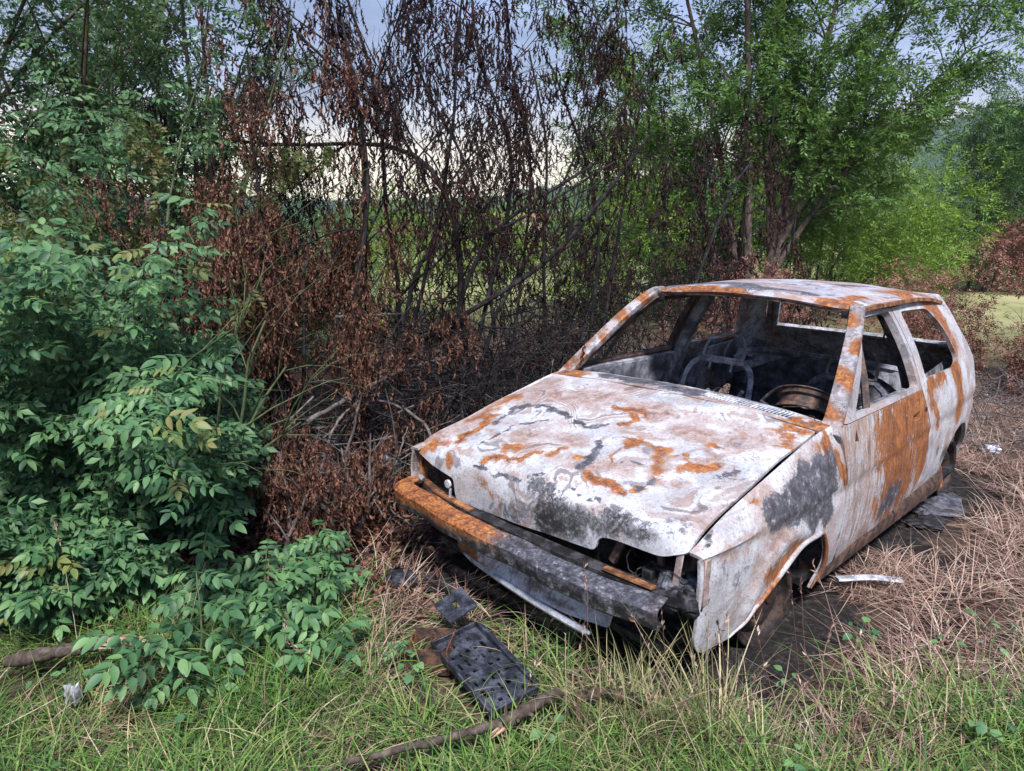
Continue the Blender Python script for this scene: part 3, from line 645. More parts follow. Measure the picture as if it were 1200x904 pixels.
# engine bay
q = MB()
q.box((0, .43, .40), (.55, .30, .28), bev=.03); q.box((.25, .45, .57), (.18, .22, .12), bev=.02); q.box((-.2, .42, .56), (.28, .24, .10), bev=.02); q.tube(spline([(-.45, .3, .5), (-.2, .25, .6), (.2, .28, .58), (.45, .4, .5)], 12), .03, 8)
q.build('engine', M['soot'], car)
q = MB(); q.box((0, .98, .575), (1.36, .03, .53)); q.box((0, .60, .24), (1.2, .86, .03)); q.build('firewall', M['soot'], car, smooth=False)
for sg in (1, -1):
    q = MB(); q.box((sg*.56, .66, .46), (.03, .62, .38)); q.build('inner_wing', M['soot'], car, smooth=False)
    q = MB(); q.tube(spline([(sg*.60, .66, .28), (sg*.59, .69, .50), (sg*.575, .72, .70)], 6), .035, 10); q.tube([(sg*.60, .665, .33), (sg*.59, .69, .55)], [.055, .05], 12); q.build('suspension_strut', M['dark_rust'], car)
# front bumper
def bump_sweep(P, prof, name, mats, att=None):
    v, f = tube(P, 1., prof=prof); return v, f
BP = spline([(-.735, .13, .470), (-.715, .05, .468), (-.66, .012, .468), (-.40, -.012, .462), (0, -.022, .455), (.40, -.014, .452), (.60, .006, .452), (.672, .020, .452)], 60)
prof = [(.05, .050), (-.026, .044), (-.036, .033), (-.030, -.024), (-.021, -.033), (.03, -.035), (.03, -.029), (-.016, -.027), (-.024, -.020), (-.030, .030), (-.022, .038), (.05, .044)]
# frame: first axis across the beam (towards the car), second axis up
V_ = []
tg = np.gradient(BP, axis=0); tg /= np.linalg.norm(tg, axis=1)[:, None]
for p, t in zip(BP, tg):
    a = np.cross([0, 0, 1], t); a /= np.linalg.norm(a); a = a if a[1] > 0 or abs(a[0]) > .5 else -a
    dent = .006*math.sin(p[0]*11+1)+.004*math.sin(p[0]*23)
    V_ += [p+a*(k[0]+dent)+np.array([0, 0, 1])*k[1] for k in prof]
n = len(prof); Fb = [(i*n+k, (i+1)*n+k, (i+1)*n+(k+1) % n, i*n+(k+1) % n) for i in range(len(BP)-1) for k in range(n)]+[tuple(range(n)), tuple((len(BP)-1)*n+k for k in range(n))[::-1]]
V_ = np.array(V_)
A = np.zeros((len(V_), 4)); xx = V_[:, 0]; hh = V_[:, 2]-.46
A[:, 0] = np.clip((-.10-xx)/.30+.5, 0, 1.1)*np.clip((hh+.02)/.04, 0, 1)+.35*np.exp(-((xx-.05)/.1)**2)*np.clip(hh/.02, 0, 1)+.9*np.exp(-((xx-.66)/.03)**2)*np.clip(hh/.02, 0, 1)
A[:, 1] = np.clip((.02-hh)/.03, 0, 1)*.9*np.clip((xx+.62)/.2, .1, 1); A[:, 2] = np.clip((xx+.10)/.2, 0, 1)*np.clip((hh-.0)/.02, 0, 1)*1.1
def flat_burnt():
    return burnt_paint('bumper_scale', bands=0, seed=9.2, dark=True)
mesh_obj('front_bumper', V_, Fb, flat_burnt(), car, True, 22, A)
for sg in (-.42, .40): MB().box((sg, .07, .445), (.05, .13, .05), bev=.006).build('bumper_bracket', M['soot'], car)
# valance hanging under the bumper
def VAL(Q):
    x, t = Q[:, 0], Q[:, 1]; sag = -.05*np.clip((x+.3)/.75, 0, 1)
    return np.stack([x, .055+.015*np.sin(t*9)+.04*(x/.6)**2-.42*t, 0.405+sag*.5-t*.80-.010*np.exp(-((t-.07)/.012)**2)], 1)
panel('front_valance', rpoly([(-.36, .0), (.46, .0), (.45, .085), (.28, .11), (-.20, .10), (-.35, .08)], .03), VAL, (0, -1, 0), M['paint'], car, s=.02, th=.004, paint=strokes([(0, .04, .9, [(-.33, .08), (-.2, .11)]), (1, .02, .5, [(-.1, .07), (.4, .075)])]), warp=.003)
q = MB(); q.tube(spline([(-.30, .05, .318), (.0, .015, .305), (.25, .008, .292), (.40, .02, .28)], 16), [.006]+[.013]*14+[.006], 8); q.build('undertray_tube', M['bright'], car)
# ---- floor, bulkhead, tailgate, rear
q = MB(); q.box((0, 2.05, .255), (1.42, 2.15, .03)); q.box((0, 2.0, .30), (.22, 1.7, .09), bev=.02); q.build('floor_pan', M['soot'], car)
def TAIL(Q):                                          # (x, s): s measured down the hatch from the roof
    prof_t = np.array([(3.0, 1.30), (3.10, 1.20), (3.28, .96), (3.40, .80), (3.44, .68), (3.44, .50), (3.40, .36)]); L_ = np.concatenate([[0], np.cumsum(np.linalg.norm(np.diff(prof_t, axis=0), axis=1))])
    y = np.interp(Q[:, 1], L_, prof_t[:, 0]); z = np.interp(Q[:, 1], L_, prof_t[:, 1]); wd = np.interp(Q[:, 1], [0, .5, .7, 1.0], [.52, .675, .675, .64])
    return np.stack([Q[:, 0]*wd, y+.035*(1-Q[:, 0]**2), z+.0*y], 1)
panel('tailgate', rpoly([(-1, 0), (1, 0), (1, .98), (-1, .98)], .03), TAIL, (0, 1, 0), M['side_paint'], car, holes=[rpoly([(-.86, .07), (.86, .07), (.88, .42), (-.88, .42)], .07)], s=.05, th=.03, paint=strokes([(0, .1, .8, [(-.9, .3), (.9, .4)])]))
q = MB()
for a, b in (((-.86, .07), (.86, .07)), ((-.88, .42), (.88, .42)), ((-.86, .07), (-.88, .42)), ((.86, .07), (.88, .42))):
    P = TAIL(np.array([np.array(a)+(np.array(b)-np.array(a))*t for t in np.linspace(0, 1, 14)])); P[:, 1] -= .03; q.tube(P, .018, 6)
q.build('rear_window_frame', M['ash_steel'], car)
BP2 = [(-.60, 3.42, .46), (-.55, 3.46, .46), (-.4, 3.49, .46), (0, 3.50, .46), (.4, 3.49, .46), (.55, 3.46, .46), (.60, 3.42, .46)]
q = MB(); q.tube(spline(BP2, 30), .05, prof=[(-.5, -1), (.5, -1), (.7, 0), (.5, 1), (-.5, 1)]); q.build('rear_bumper', M['dark_rust'], car)
# rear seat back: corrugated pressed panel, leaning
def SEATB(Q): return np.stack([Q[:, 0], 2.62+.30*(Q[:, 1]-.3)+.008*np.sign(np.sin(Q[:, 0]*38)), Q[:, 1]], 1)
sb = panel('rear_seat_back', rpoly([(-.60, .32), (.60, .32), (.60, .80), (.48, .88), (-.48, .88), (-.60, .80)], .03), SEATB, (0, -1, 0), metal('burnt_blue_panel', (.02, .02, .027), (.055, .057, .075), (.12, .122, .155), scale=9), car, s=.02, th=.008)
q = MB(); q.tube(spline([(-.60, 2.62+.12, .79), (-.42, 2.77, .86), (.42, 2.77, .86), (.60, 2.74, .79)], 20), .022, 6); q.build('top_bar', M['inner'], sb)
for sg in (-1, 1):
    panel('corner_brace', rpoly([(sg*.60, .68), (sg*.25, .84), (sg*.60, .86)], .02), lambda Q: SEATB(Q)+np.array([0, -.03, 0]), (0, -1, 0), M['inner'], sb, holes=[rpoly([(sg*.54, .77), (sg*.46, .80), (sg*.54, .83)], .02)], s=.03, th=.006)
q = MB(); q.box((0, 3.02, .62), (1.25, .66, .02)); q.build('luggage_floor', M['soot'], car)
q = MB(); q.box((0, 2.50, .40), (1.2, .30, .12), bev=.03); q.build('rear_seat_base', M['dark_rust'], car)
# front seat frames (upholstery burnt away)
def seat(cx, lean, rx=0.):
    s = bpy.data.objects.new('front_seat', None); link(s); s.parent = car; s.location = (cx, 1.80, .30); s.rotation_euler = (0, 0, R(rx))
    m = MB()
    for sg in (-1, 1): m.tube(spline([(sg*.22, -.30, .06), (sg*.225, .0, .05), (sg*.22, .22, .09)], 10), .014, 6)
    m.tube([(-.22, -.30, .06), (.22, -.30, .06)], .014, 6)
    for k in range(5): m.tube(spline([(-.22, -.22+.1*k, .055), (0, -.22+.1*k, .02), (.22, -.22+.1*k, .055)], 7), .005, 4)
    m.build('seat_base', M['dark_rust'], s)
    b = MB(); L_ = .50; dy, dz = math.sin(R(lean)), math.cos(R(lean))
    def pt(x, h): return (x, .20+dy*h, .10+dz*h)
    b.tube(spline([pt(-.22, 0), pt(-.225, .25), pt(-.20, .44), pt(-.14, L_)], 12), .017, 7); b.tube(spline([pt(.22, 0), pt(.225, .25), pt(.20, .44), pt(.14, L_)], 12), .017, 7)
    b.tube([pt(-.15, L_), pt(.15, L_)], .015, 7); b.tube([pt(-.22, .22), pt(.22, .22)], .014, 7); b.tube([pt(-.22, .04), pt(.22, .04)], .018, 7)
    b.build('seat_back_frame', M['ash_steel'] if cx < 0 else M['blue_steel'], s)
    panel('seat_back_pan', rpoly([(-.20, .05), (.20, .05), (.20, .20), (-.20, .20)], .02), lambda Q: np.array([pt(x, h) for x, h in Q])+np.array([0, .012, 0]), (0, -1, 0), M['rust'], s, s=.05, th=.004)
    h = MB(); h.tube(spline([pt(-.13, L_+.02), pt(-.125, L_+.09), pt(-.08, L_+.165), pt(.08, L_+.165), pt(.125, L_+.09), pt(.13, L_+.02)], 22), .009, 6); h.tube([pt(-.13, L_+.02), pt(.13, L_+.02)], .009, 6)
    for sg in (-.07, .07): h.tube([pt(sg, L_-.06), pt(sg, L_+.02)], .007, 6)
    h.build('headrest_frame', M['ash_steel'] if cx < 0 else M['grey_twig'], s)
    return s
seat(-.37, 24, 4); seat(.36, 20, -2)
# steering column, wheel hoop and dash rail
sw = bpy.data.objects.new('steering_wheel', None); link(sw); sw.parent = car; sw.location = (.37, 1.44, .80); sw.rotation_euler = (R(62), 0, 0)
m = MB(); ring = [(.15*math.cos(t)+.004*math.sin(5*t), .15*math.sin(t)+.004*math.sin(7*t), .012*math.sin(2*t)) for t in np.linspace(0, 2*math.pi, 33)[:-1]]; v, f = tube(ring, .008, 6, closed=True); m.add(v, f); m.build('rim', M['soot'], sw)
m = MB()
for a in (20, 160, 270): m.tube([(.148*math.cos(R(a)), .148*math.sin(R(a)), 0), (.03*math.cos(R(a)), .03*math.sin(R(a)), -.03)], .009, 5)
m.tube([(0, 0, -.05), (0, 0, -.02)], .045, 12); m.build('spokes', M['soot'], sw)
m = MB(); m.tube([(.37, 1.42, .785), (.37, 1.15, .66), (.37, 1.02, .58)], .022, 8); m.build('steering_column', M['soot'], car)
m = MB(); m.tube(spline([(-.66, 1.16, .80), (0, 1.14, .815), (.66, 1.16, .80)], 14), .028, 8); m.box((.42, 1.17, .845), (.26, .05, .03), bev=.006); m.build('dash_rail', M['soot'], car)
m = MB(); m.tube([(.02, 1.60, .33), (.03, 1.52, .50), (.03, 1.50, .56)], .010, 6); m.build('gear_lever', M['soot'], car)
# ---- wheels: bare steel rims, tyres burnt away
def lathe(prof, n=28):
    v = [(r*math.cos(2*math.pi*k/n), h, r*math.sin(2*math.pi*k/n)) for r, h in prof for k in range(n)]; m = len(prof)
    return v, [(i*n+k, i*n+(k+1) % n, (i+1)*n+(k+1) % n, (i+1)*n+k) for i in range(m-1) for k in range(n)]
def wheel_meshes():
    v, f = lathe([(.172, -.062), (.176, -.060), (.176, -.056), (.162, -.050), (.158, -.030), (.140, -.020), (.140, .020), (.158, .03), (.162, .052), (.176, .057), (.176, .062), (.172, .064), (.156, .055), (.150, .030), (.134, .018), (.134, -.020), (.150, -.032), (.156, -.052), (.172, -.062)])
    rim = (v, f)
    m = MB(); v, f = lathe([(.135, .020), (.12, .032), (.10, .045), (.085, .046), (.055, .028), (.036, .028), (.034, .01), (.052, .014), (.08, .034), (.098, .034), (.135, .010)]); m.add(v, f)
    for k in range(4): a = math.pi/2*k+.4; v, f = tube([(.06*math.cos(a), .018, .06*math.sin(a)), (.06*math.cos(a), .045, .06*math.sin(a))], .008, 6); m.add(v, f)
    return rim, m
rim_d, disc_d = wheel_meshes()
def wheel(name, parent, loc, rot, mat='wheel'):
    o = bpy.data.objects.new(name, None); link(o); o.parent = parent; o.location = loc; o.rotation_euler = rot
    mesh_obj('rim', *rim_d, M[mat], o, True, 40); disc_d.build('disc', M[mat], o)
    return o
for sg, y, a in ((1, .69, -8), (-1, .69, -8), (1, 2.97, 0), (-1, 2.97, 0)):
    wh = wheel('wheel', car, (sg*.645, y, GZ+.172), (0, R(3*sg), R(-90*sg)+R(a)))
    m = MB(); v, f = lathe([(.11, -.045), (.11, -.03), (.05, -.03), (.05, .01), (.001, .01)], 20); m.add(v, f); m.build('brake_disc', M['soot'], wh)
q = MB(); q.box((0, 2.97, .24), (1.30, .06, .06), bev=.01); q.build('rear_axle', M['soot'], car)
q = MB(); q.tube(spline([(.66, 2.80, .50), (.70, 2.79, .35), (.735, 2.78, .22)], 6), .022, prof=[(-1.4, -.3), (1.4, -.3), (1.4, .3), (-1.4, .3)]); q.build('hanging_strip', M['rust'], car)

# burnt wiring, seat springs and hanging scraps in the cabin
def tangle(name, n, lo, hi, mat, seed, rad=(.0018, .004), L_=(.15, .5)):
    rr = np.random.default_rng(seed); m = Plant_lines(rr, n, lo, hi, rad, L_); m.build(name, M[mat], car)['kind'] = 'stuff'
def Plant_lines(rr, n, lo, hi, rad, L_):
    m = MB()
    for k in range(n):
        p = rr.uniform(lo, hi); d = rr.normal(0, 1, 3); P = [p]
        for j in range(7):
            d = d/np.linalg.norm(d)+rr.normal(0, .45, 3)+np.array([0, 0, -.12]); q = P[-1]+d/np.linalg.norm(d)*rr.uniform(*L_)/7; P.append(np.clip(q, np.array(lo)-.03, np.array(hi)+.05))
        m.tube(np.array(P), rr.uniform(*rad), 4)
    return m
tangle('burnt_wiring', 34, (-.58, 1.14, .70), (.60, 1.30, .86), 'soot', 401)
tangle('seat_springs', 40, (-.58, 1.62, .34), (-.16, 2.1, .66), 'dark_rust', 402, (.0015, .003))
tangle('seat_springs', 36, (.16, 1.62, .34), (.58, 2.05, .66), 'soot', 403, (.0015, .003))
tangle('seat_springs', 40, (-.55, 2.45, .46), (.55, 2.62, .62), 'soot', 404, (.0015, .003))
tangle('headlamp_wiring', 16, (.42, .16, .46), (.66, .28, .58), 'soot', 405, (.0015, .003), (.1, .3))
tangle('engine_hoses', 14, (-.45, .2, .45), (.45, .45, .62), 'soot', 406, (.006, .012), (.2, .5))
m = MB(); m.tube(spline([(-.02, 2.0, 1.325), (-.01, 2.0, 1.2), (.0, 1.99, 1.08)], 6), .003, 4); m.build('hanging_wire', M['soot'], car)
m = MB(); m.tube(spline([(.30, 2.86, 1.22), (.31, 2.84, 1.1), (.30, 2.80, .97)], 6), .006, 4); m.build('hanging_strip', M['soot'], car)
m = MB(); m.tube([(-.44, 1.97, .62), (-.30, 1.90, .74)], .012, 6); m.build('seat_lever', M['ash_steel'], car)
m = MB(); m.tube([(-.18, 1.98, .66), (-.10, 1.92, .76)], .012, 6); m.build('seat_lever', M['ash_steel'], car)
lumps(16, (-.52, 1.45, .60), (.10, .12, .06), 8).build('melted_trim', M['blue_steel'], car)
# ------------------------------------------------------------------ terrain
def sstep(a, b, x):
    t = np.clip((np.asarray(x, float)-a)/(b-a), 0, 1); return t*t*(3-2*t)
def wave(x, y, k=1., s=0.):
    return (np.sin(1.7*k*x+.9*k*y+s)+np.sin(-1.1*k*x+2.1*k*y+1.3+s)+.6*np.sin(3.7*k*x-2.9*k*y+.4+s)+.5*np.sin(4.9*k*x+4.3*k*y+2.2+s))/3.1
def H(x, y):
    x = np.asarray(x, float); y = np.asarray(y, float)
    dx, dy = x-CAM[0], y-CAM[1]; r = dx*R2[0]+dy*R2[1]; d = dx*F2[0]+dy*F2[1]; rho = np.hypot(r, d); az = np.arctan2(r, np.maximum(d, .01))
    near = .03*wave(x, y, 1.3)+.012*wave(x, y, 5., 2.)
    incar = np.exp(-((x/1.0)**4+((y-1.75)/2.1)**4)); near = near*(1-.8*incar)
    bank = .10*sstep(-1.2, -3.2, x)*sstep(30, 8, rho)
    side = .05*sstep(.85, 1.3, x)*sstep(8, 4, rho)
    drop = -3.3*sstep(9, 75, rho)*sstep(.36, .12, az)
    roll = .25*wave(x*.05, y*.05, 1., 3.)*sstep(15, 60, rho)
    return GZ+near+bank+side+drop+roll
def ground_mat():
    t = NT('ground_soil'); a = t.noise(2.2, 6, .6, .5); b = t.noise(28, 6, .7); f = t.noise(.35, 3)
    c = t.ramp(t.math('ADD', t.math('MULTIPLY', a, .5), t.math('MULTIPLY', b, .5)), [(.34, (.022, .017, .014)), (.5, (.065, .045, .034)), (.66, (.15, .105, .075))])
    ge = t.n('ShaderNodeNewGeometry'); vm = t.n('ShaderNodeVectorMath'); vm.operation = 'DISTANCE'; t.l(ge.outputs['Position'], vm.inputs[0]); vm.inputs[1].default_value = tuple(CAM)
    # ground burnt black along the far side of the car
    sx = t.n('ShaderNodeSeparateXYZ'); t.l(ge.outputs['Position'], sx.inputs[0]); wob = t.math('MULTIPLY', t.math('SUBTRACT', a, .5), 1.6)
    bx_ = t.math('ADD', sx.outputs[0], wob); burnt = t.math('MULTIPLY', t.math('MULTIPLY', t.step(bx_, -.1, -.8), t.step(bx_, -4.2, -3.2)), t.math('MULTIPLY', t.step(sx.outputs[1], -.7, .1), t.step(sx.outputs[1], 6.5, 5.)))
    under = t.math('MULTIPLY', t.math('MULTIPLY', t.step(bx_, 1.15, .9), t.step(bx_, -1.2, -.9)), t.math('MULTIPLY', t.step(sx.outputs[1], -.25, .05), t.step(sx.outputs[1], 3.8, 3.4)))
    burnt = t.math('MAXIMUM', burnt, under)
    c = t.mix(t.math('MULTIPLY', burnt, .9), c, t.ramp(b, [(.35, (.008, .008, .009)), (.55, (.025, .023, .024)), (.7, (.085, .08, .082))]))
    far = t.step(vm.outputs['Value'], 9, 17)
    fc = t.ramp(t.math('ADD', t.math('MULTIPLY', f, .6), t.math('MULTIPLY', b, .4)), [(.40, (.17, .19, .075)), (.5, (.27, .27, .125)), (.60, (.40, .36, .20))])
    t.bump(b, .7, .03)
    return t.set(Base_Color=t.mix(far, c, fc), Roughness=.95, Specular_IOR_Level=.1)
def build_ground():
    nr, na = 130, 240
    rr = np.concatenate([[0], np.geomspace(.35, 1000, nr)]); aa = np.linspace(0, 2*math.pi, na+1)[:-1]
    P = [(CAM[0], CAM[1])]+[(CAM[0]+q*math.cos(a), CAM[1]+q*math.sin(a)) for q in rr[1:] for a in aa]
    P = np.array(P); Z = H(P[:, 0], P[:, 1]); v = np.column_stack([P, Z]); f = [(0, 1+i, 1+(i+1) % na) for i in range(na)]
    b = 1
    for k in range(nr-1):
        o = 1+k*na
        for i in range(na): f += [(o+i, o+na+i, o+na+(i+1) % na), (o+i, o+na+(i+1) % na, o+(i+1) % na)]
    tag(mesh_obj('ground', v, np.array(f), ground_mat()), kind='structure')
build_ground()
def hill_mat(name, c0, c1, c2):
    t = NT(name); a = t.noise(.035, 8, .7); b = t.noise(.15, 6, .75)
    t.bump(b, 1., 4.)
    return t.set(Base_Color=t.ramp(t.math('ADD', t.math('MULTIPLY', a, .5), t.math('MULTIPLY', b, .5)), [(.38, c0), (.5, c1), (.62, c2)]), Roughness=1, Specular_IOR_Level=.05)
def hills(name, prof, d, depth, mat, seed):
    """wooded ridge all round the valley; the ridge height follows the compass bearing"""
    r = np.random.default_rng(seed); n = 360; az = np.linspace(-math.pi, math.pi, n, endpoint=False); hf = curve(prof); rows = 16; v = []
    for j in range(rows):
        t = j/(rows-1); dd = d+depth*t
        for a in az:
            h = float(hf(math.degrees(a)))*(1+.05*math.sin(a*31)+.04*math.sin(a*57+1)); k = math.sin(min(1, t/.7)*math.pi/2)**1.3 if t < .7 else 1-.25*((t-.7)/.3)**2
            p = V(dd*math.sin(a), dd*math.cos(a)); v.append((p[0], p[1], -7+(h+7)*k+r.normal(0, 1.3)*(t > .05)))
    f = np.array([(j*n+i, j*n+(i+1) % n, (j+1)*n+(i+1) % n, (j+1)*n+i) for j in range(rows-1) for i in range(n)])
    tag(mesh_obj(name, v, f, mat), kind='structure')
hills('hills', [(-180, 30), (-60, 22), (-36, 18), (-20, 18), (-8, 20), (3, 32), (10, 45), (17, 58), (25, 80), (33, 92), (60, 80), (180, 30)], 380, 420, hill_mat('wooded_hill', (.018, .045, .035), (.035, .075, .045), (.07, .11, .055)), 5)

# ------------------------------------------------------------------ plant kit (numpy)
def norm(a): return a/(np.linalg.norm(a, axis=-1, keepdims=True)+1e-12)
class Plant:
    """collects limbs (tubes) and leaf instances, then writes one mesh per part"""
    def __init__(s): s.tv = []; s.tf = []; s.tn = 0; s.lv = []; s.lf = []; s.ln = 0
    def limb(s, P, rad, n=5):
        P = np.asarray(P, float); m = len(P); rad = np.broadcast_to(rad, (m,))
        t = norm(np.gradient(P, axis=0)); ref = np.array([.31, .17, .94]) if abs(t[0, 2]) < .8 else np.array([.93, .31, .2])
        a = norm(np.cross(t, ref)); b = np.cross(t, a); th = np.arange(n)*2*math.pi/n
        ring = P[:, None]+rad[:, None, None]*(np.cos(th)[None, :, None]*a[:, None]+np.sin(th)[None, :, None]*b[:, None])
        v = ring.reshape(-1, 3); i = np.arange(m-1)[:, None]*n; k = np.arange(n)[None]; k2 = (k+1) % n
        f = np.stack([i+k, i+k2, i+n+k2, i+n+k], -1).reshape(-1, 4)
        s.tv.append(v); s.tf.append(f+s.tn); s.tn += len(v)
    def leaves(s, T, O, Y, Z, sc):
        tv, tf = T; O = np.asarray(O, float); Y = norm(np.asarray(Y, float)); Z = np.asarray(Z, float)
        X = norm(np.cross(Y, Z)); Z = np.cross(X, Y); sc = np.broadcast_to(np.asarray(sc, float), (len(O),))
        v = O[:, None]+sc[:, None, None]*(tv[None, :, 0:1]*X[:, None]+tv[None, :, 1:2]*Y[:, None]+tv[None, :, 2:3]*Z[:, None])
        f = tf[None]+(np.arange(len(O))*len(tv))[:, None, None]
        s.lv.append(v.reshape(-1, 3)); s.lf.append(f.reshape(-1, 3)+s.ln); s.ln += len(O)*len(tv)
    def build_limbs(s, name, mat, parent=None, kind=None):
        o = mesh_obj(name, np.vstack(s.tv), np.vstack(s.tf), mat, parent); 
        if kind: o['kind'] = kind
        s.tv = []; s.tf = []; s.tn = 0; return o
    def build_leaves(s, name, mat, parent=None, kind='stuff', smooth=False):
        o = mesh_obj(name, np.vstack(s.lv), np.vstack(s.lf), mat, parent, smooth)
        if kind: o['kind'] = kind
        s.lv = []; s.lf = []; s.ln = 0; return o
def leaflet(w=.42, fold=.12, curl=.1, n=3):
    """pointed leaf of unit length along +Y, folded on the midrib, tip curling down; 4n-2 triangles"""
    ys = np.linspace(0, 1, n+1); v = [(0, 0, 0)]; 
    for y in ys[1:-1]:
        ww = w*.5*math.sin(math.pi*y**.75)**.8; zz = -curl*y*y
        v += [(-ww, y, zz+fold*ww*2), (0, y, zz), (ww, y, zz+fold*ww*2)]
    v.append((0, 1, -curl)); m = n-1; f = [(0, 2, 1), (0, 3, 2)]
    for k in range(m-1):
        a = 1+3*k; b = a+3; f += [(a, a+1, b+1), (a, b+1, b), (a+1, a+2, b+2), (a+1, b+2, b+1)]
    a = 1+3*(m-1); t = len(v)-1; f += [(a, a+1, t), (a+1, a+2, t)]
    return np.array(v, float), np.array(f)
def merge(parts):
    v = []; f = []; n = 0
    for a, b in parts: v.append(a); f.append(b+n); n += len(a)
    return np.vstack(v), np.vstack(f)
def place(T, o, y, z, s):
    p = Plant(); p.leaves(T, [o], [y], [z], [s]); return p.lv[0], p.lf[0]
def pinnate(pairs, seed, ll=.36, w=.42, droop=.25, ang=58, term=1.1, jit=.12, n=3):
    """compound leaf of unit length along +Y: rachis strip and paired leaflets"""
    r = np.random.default_rng(seed); parts = []; ax = lambda t: np.array([0, t, -droop*t*t])
    pr = np.array([ax(t) for t in np.linspace(0, .8, 5)]); p = Plant(); p.limb(pr, np.linspace(.012, .006, 5), 3); q = p.tf[0]
    parts.append((p.tv[0], np.vstack([q[:, [0, 1, 2]], q[:, [0, 2, 3]]])))
    ts = np.linspace(.26, .76, pairs)
    for t in ts:
        for sg in (-1, 1):
            a = R(ang+r.normal(0, 8)); dr = -.25-.5*droop*t+r.normal(0, jit)
            y = np.array([sg*math.sin(a), math.cos(a), dr]); z = np.array([sg*.15+r.normal(0, jit), 0, 1.])
            parts.append(place(leaflet(w, .14, .16, n), ax(t)+[0, r.normal(0, .01), 0], y, z, ll*r.uniform(.82, 1.12)*(1.-.25*abs(t-.5))))
    parts.append(place(leaflet(w, .12, .2, n), ax(.8), (r.normal(0, .1), 1, -2*droop*.8+r.normal(0, .1)), (0, 0, 1), ll*term))
    return merge(parts)
def hanging(k, seed, ll=.25, w=.46, n=2):
    """withered compound leaf: leaflets folded and hanging down along +Y"""
    r = np.random.default_rng(seed); parts = []; p = Plant(); p.limb(np.array([[0, 0, 0], [.02, .4, .02], [0, .8, 0]]), .010, 3); q = p.tf[0]
    parts.append((p.tv[0], np.vstack([q[:, [0, 1, 2]], q[:, [0, 2, 3]]])))
    for i in range(k):
        t = .15+.7*i/(k-1); a = r.uniform(0, 2*math.pi); sp = r.uniform(.08, .55)
        parts.append(place(leaflet(w*r.uniform(.6, 1.2), r.uniform(.2, .6), r.uniform(-.5, .6), 3), (0, t, 0), (sp*math.cos(a), 1, sp*math.sin(a)), (math.sin(a)+r.normal(0, .4), r.normal(0, .3), math.cos(a)), ll*r.uniform(.7, 1.2)))
    return merge(parts)
def spray(k, seed, ll=.3, w=.3):
    """light twig-end spray for distant crowns: k two-triangle leaflets"""
    r = np.random.default_rng(seed); v = []; f = []
    for i in range(k):
        t = (i+1)/k; sg = -1 if i % 2 else 1; a = r.uniform(.4, 1.2); y = norm(np.array([sg*math.sin(a), math.cos(a), r.normal(-.1, .3)])); x = norm(np.cross(y, [r.normal(0, .4), r.normal(0, .4), 1])); o = np.array([0, t*.8, -.15*t*t]); L_ = ll*r.uniform(.7, 1.2); b = len(v)
        v += [o, o+y*L_*.5+x*w*L_*.5, o+y*L_, o+y*L_*.5-x*w*L_*.5]; f += [(b, b+1, b+2), (b, b+2, b+3)]
    return np.array(v), np.array(f)
def wander(r, base, d, L_, n=7, wig=.15, grav=0.):
    d = norm(np.array(d, float)); P = [np.array(base, float)]
    for i in range(n-1):
        d = norm(d+r.normal(0, wig, 3)+np.array([0, 0, -grav])); P.append(P[-1]+d*L_/(n-1))
    return np.array(P)
def grow(pl, r, base, d, L_, rad, levels, kids, spread=.8, wig=.13, grav=0., shrink=.6, n=7, sides=5, tip=.25, start=.25, acc=None):
    """recursive limbs; returns list of terminal polylines"""
    P = wander(r, base, d, L_, n, wig, grav); pl.limb(P, np.linspace(rad, rad*tip, n), sides)
    if acc is None: acc = []
    acc.append((levels, P))
    if levels > 0:
        for k in range(int(kids if not hasattr(kids, '__len__') else kids[-levels])):
            t = r.uniform(start, .98); i = min(int(t*(n-1)), n-2); q = P[i]+(P[i+1]-P[i])*(t*(n-1)-i); dd = norm(P[i+1]-P[i])
            e = norm(np.cross(dd, r.normal(0, 1, 3))); grow(pl, r, q, dd+e*spread*r.uniform(.6, 1.3), L_*shrink*r.uniform(.7, 1.2)*(1-.4*t), max(rad*(1-t*.75)*.6, .0015), levels-1, kids, spread, wig*1.15, grav, shrink, max(4, n-1), max(3, sides-1), tip, start, acc)
    return acc
def along(r, P, m):
    t = r.uniform(0, len(P)-1.001, m); i = t.astype(int); u = (t-i)[:, None]; return P[i]*(1-u)+P[i+1]*u, norm(P[i+1]-P[i])
TOCAM = lambda O: norm(CAM-np.asarray(O))
ELDER = [pinnate(3+s % 2, s, ll=.34, w=.46, n=5) for s in (1, 2, 3, 4)]; ELDER_LOW = [pinnate(3, s, w=.5, n=2) for s in (11, 12, 13)]; SMALL = [pinnate(4, s, ll=.26, w=.5, n=2) for s in (21, 22, 23)]
HANG = [hanging(9, s) for s in (1, 2, 3, 4)]
SPRAY = [spray(8, s) for s in (1, 2, 3)]
SPRAY_FINE = [spray(10, s, .30, .34) for s in (4, 5, 6)]
def scatter(pl, r, temps, O, Y, Z, smin, smax):
    idx = r.integers(0, len(temps), len(O)); sc = r.uniform(smin, smax, len(O))
    for k in range(len(temps)):
        j = idx == k
        if j.any(): pl.leaves(temps[k], O[j], Y[j], Z[j], sc[j])
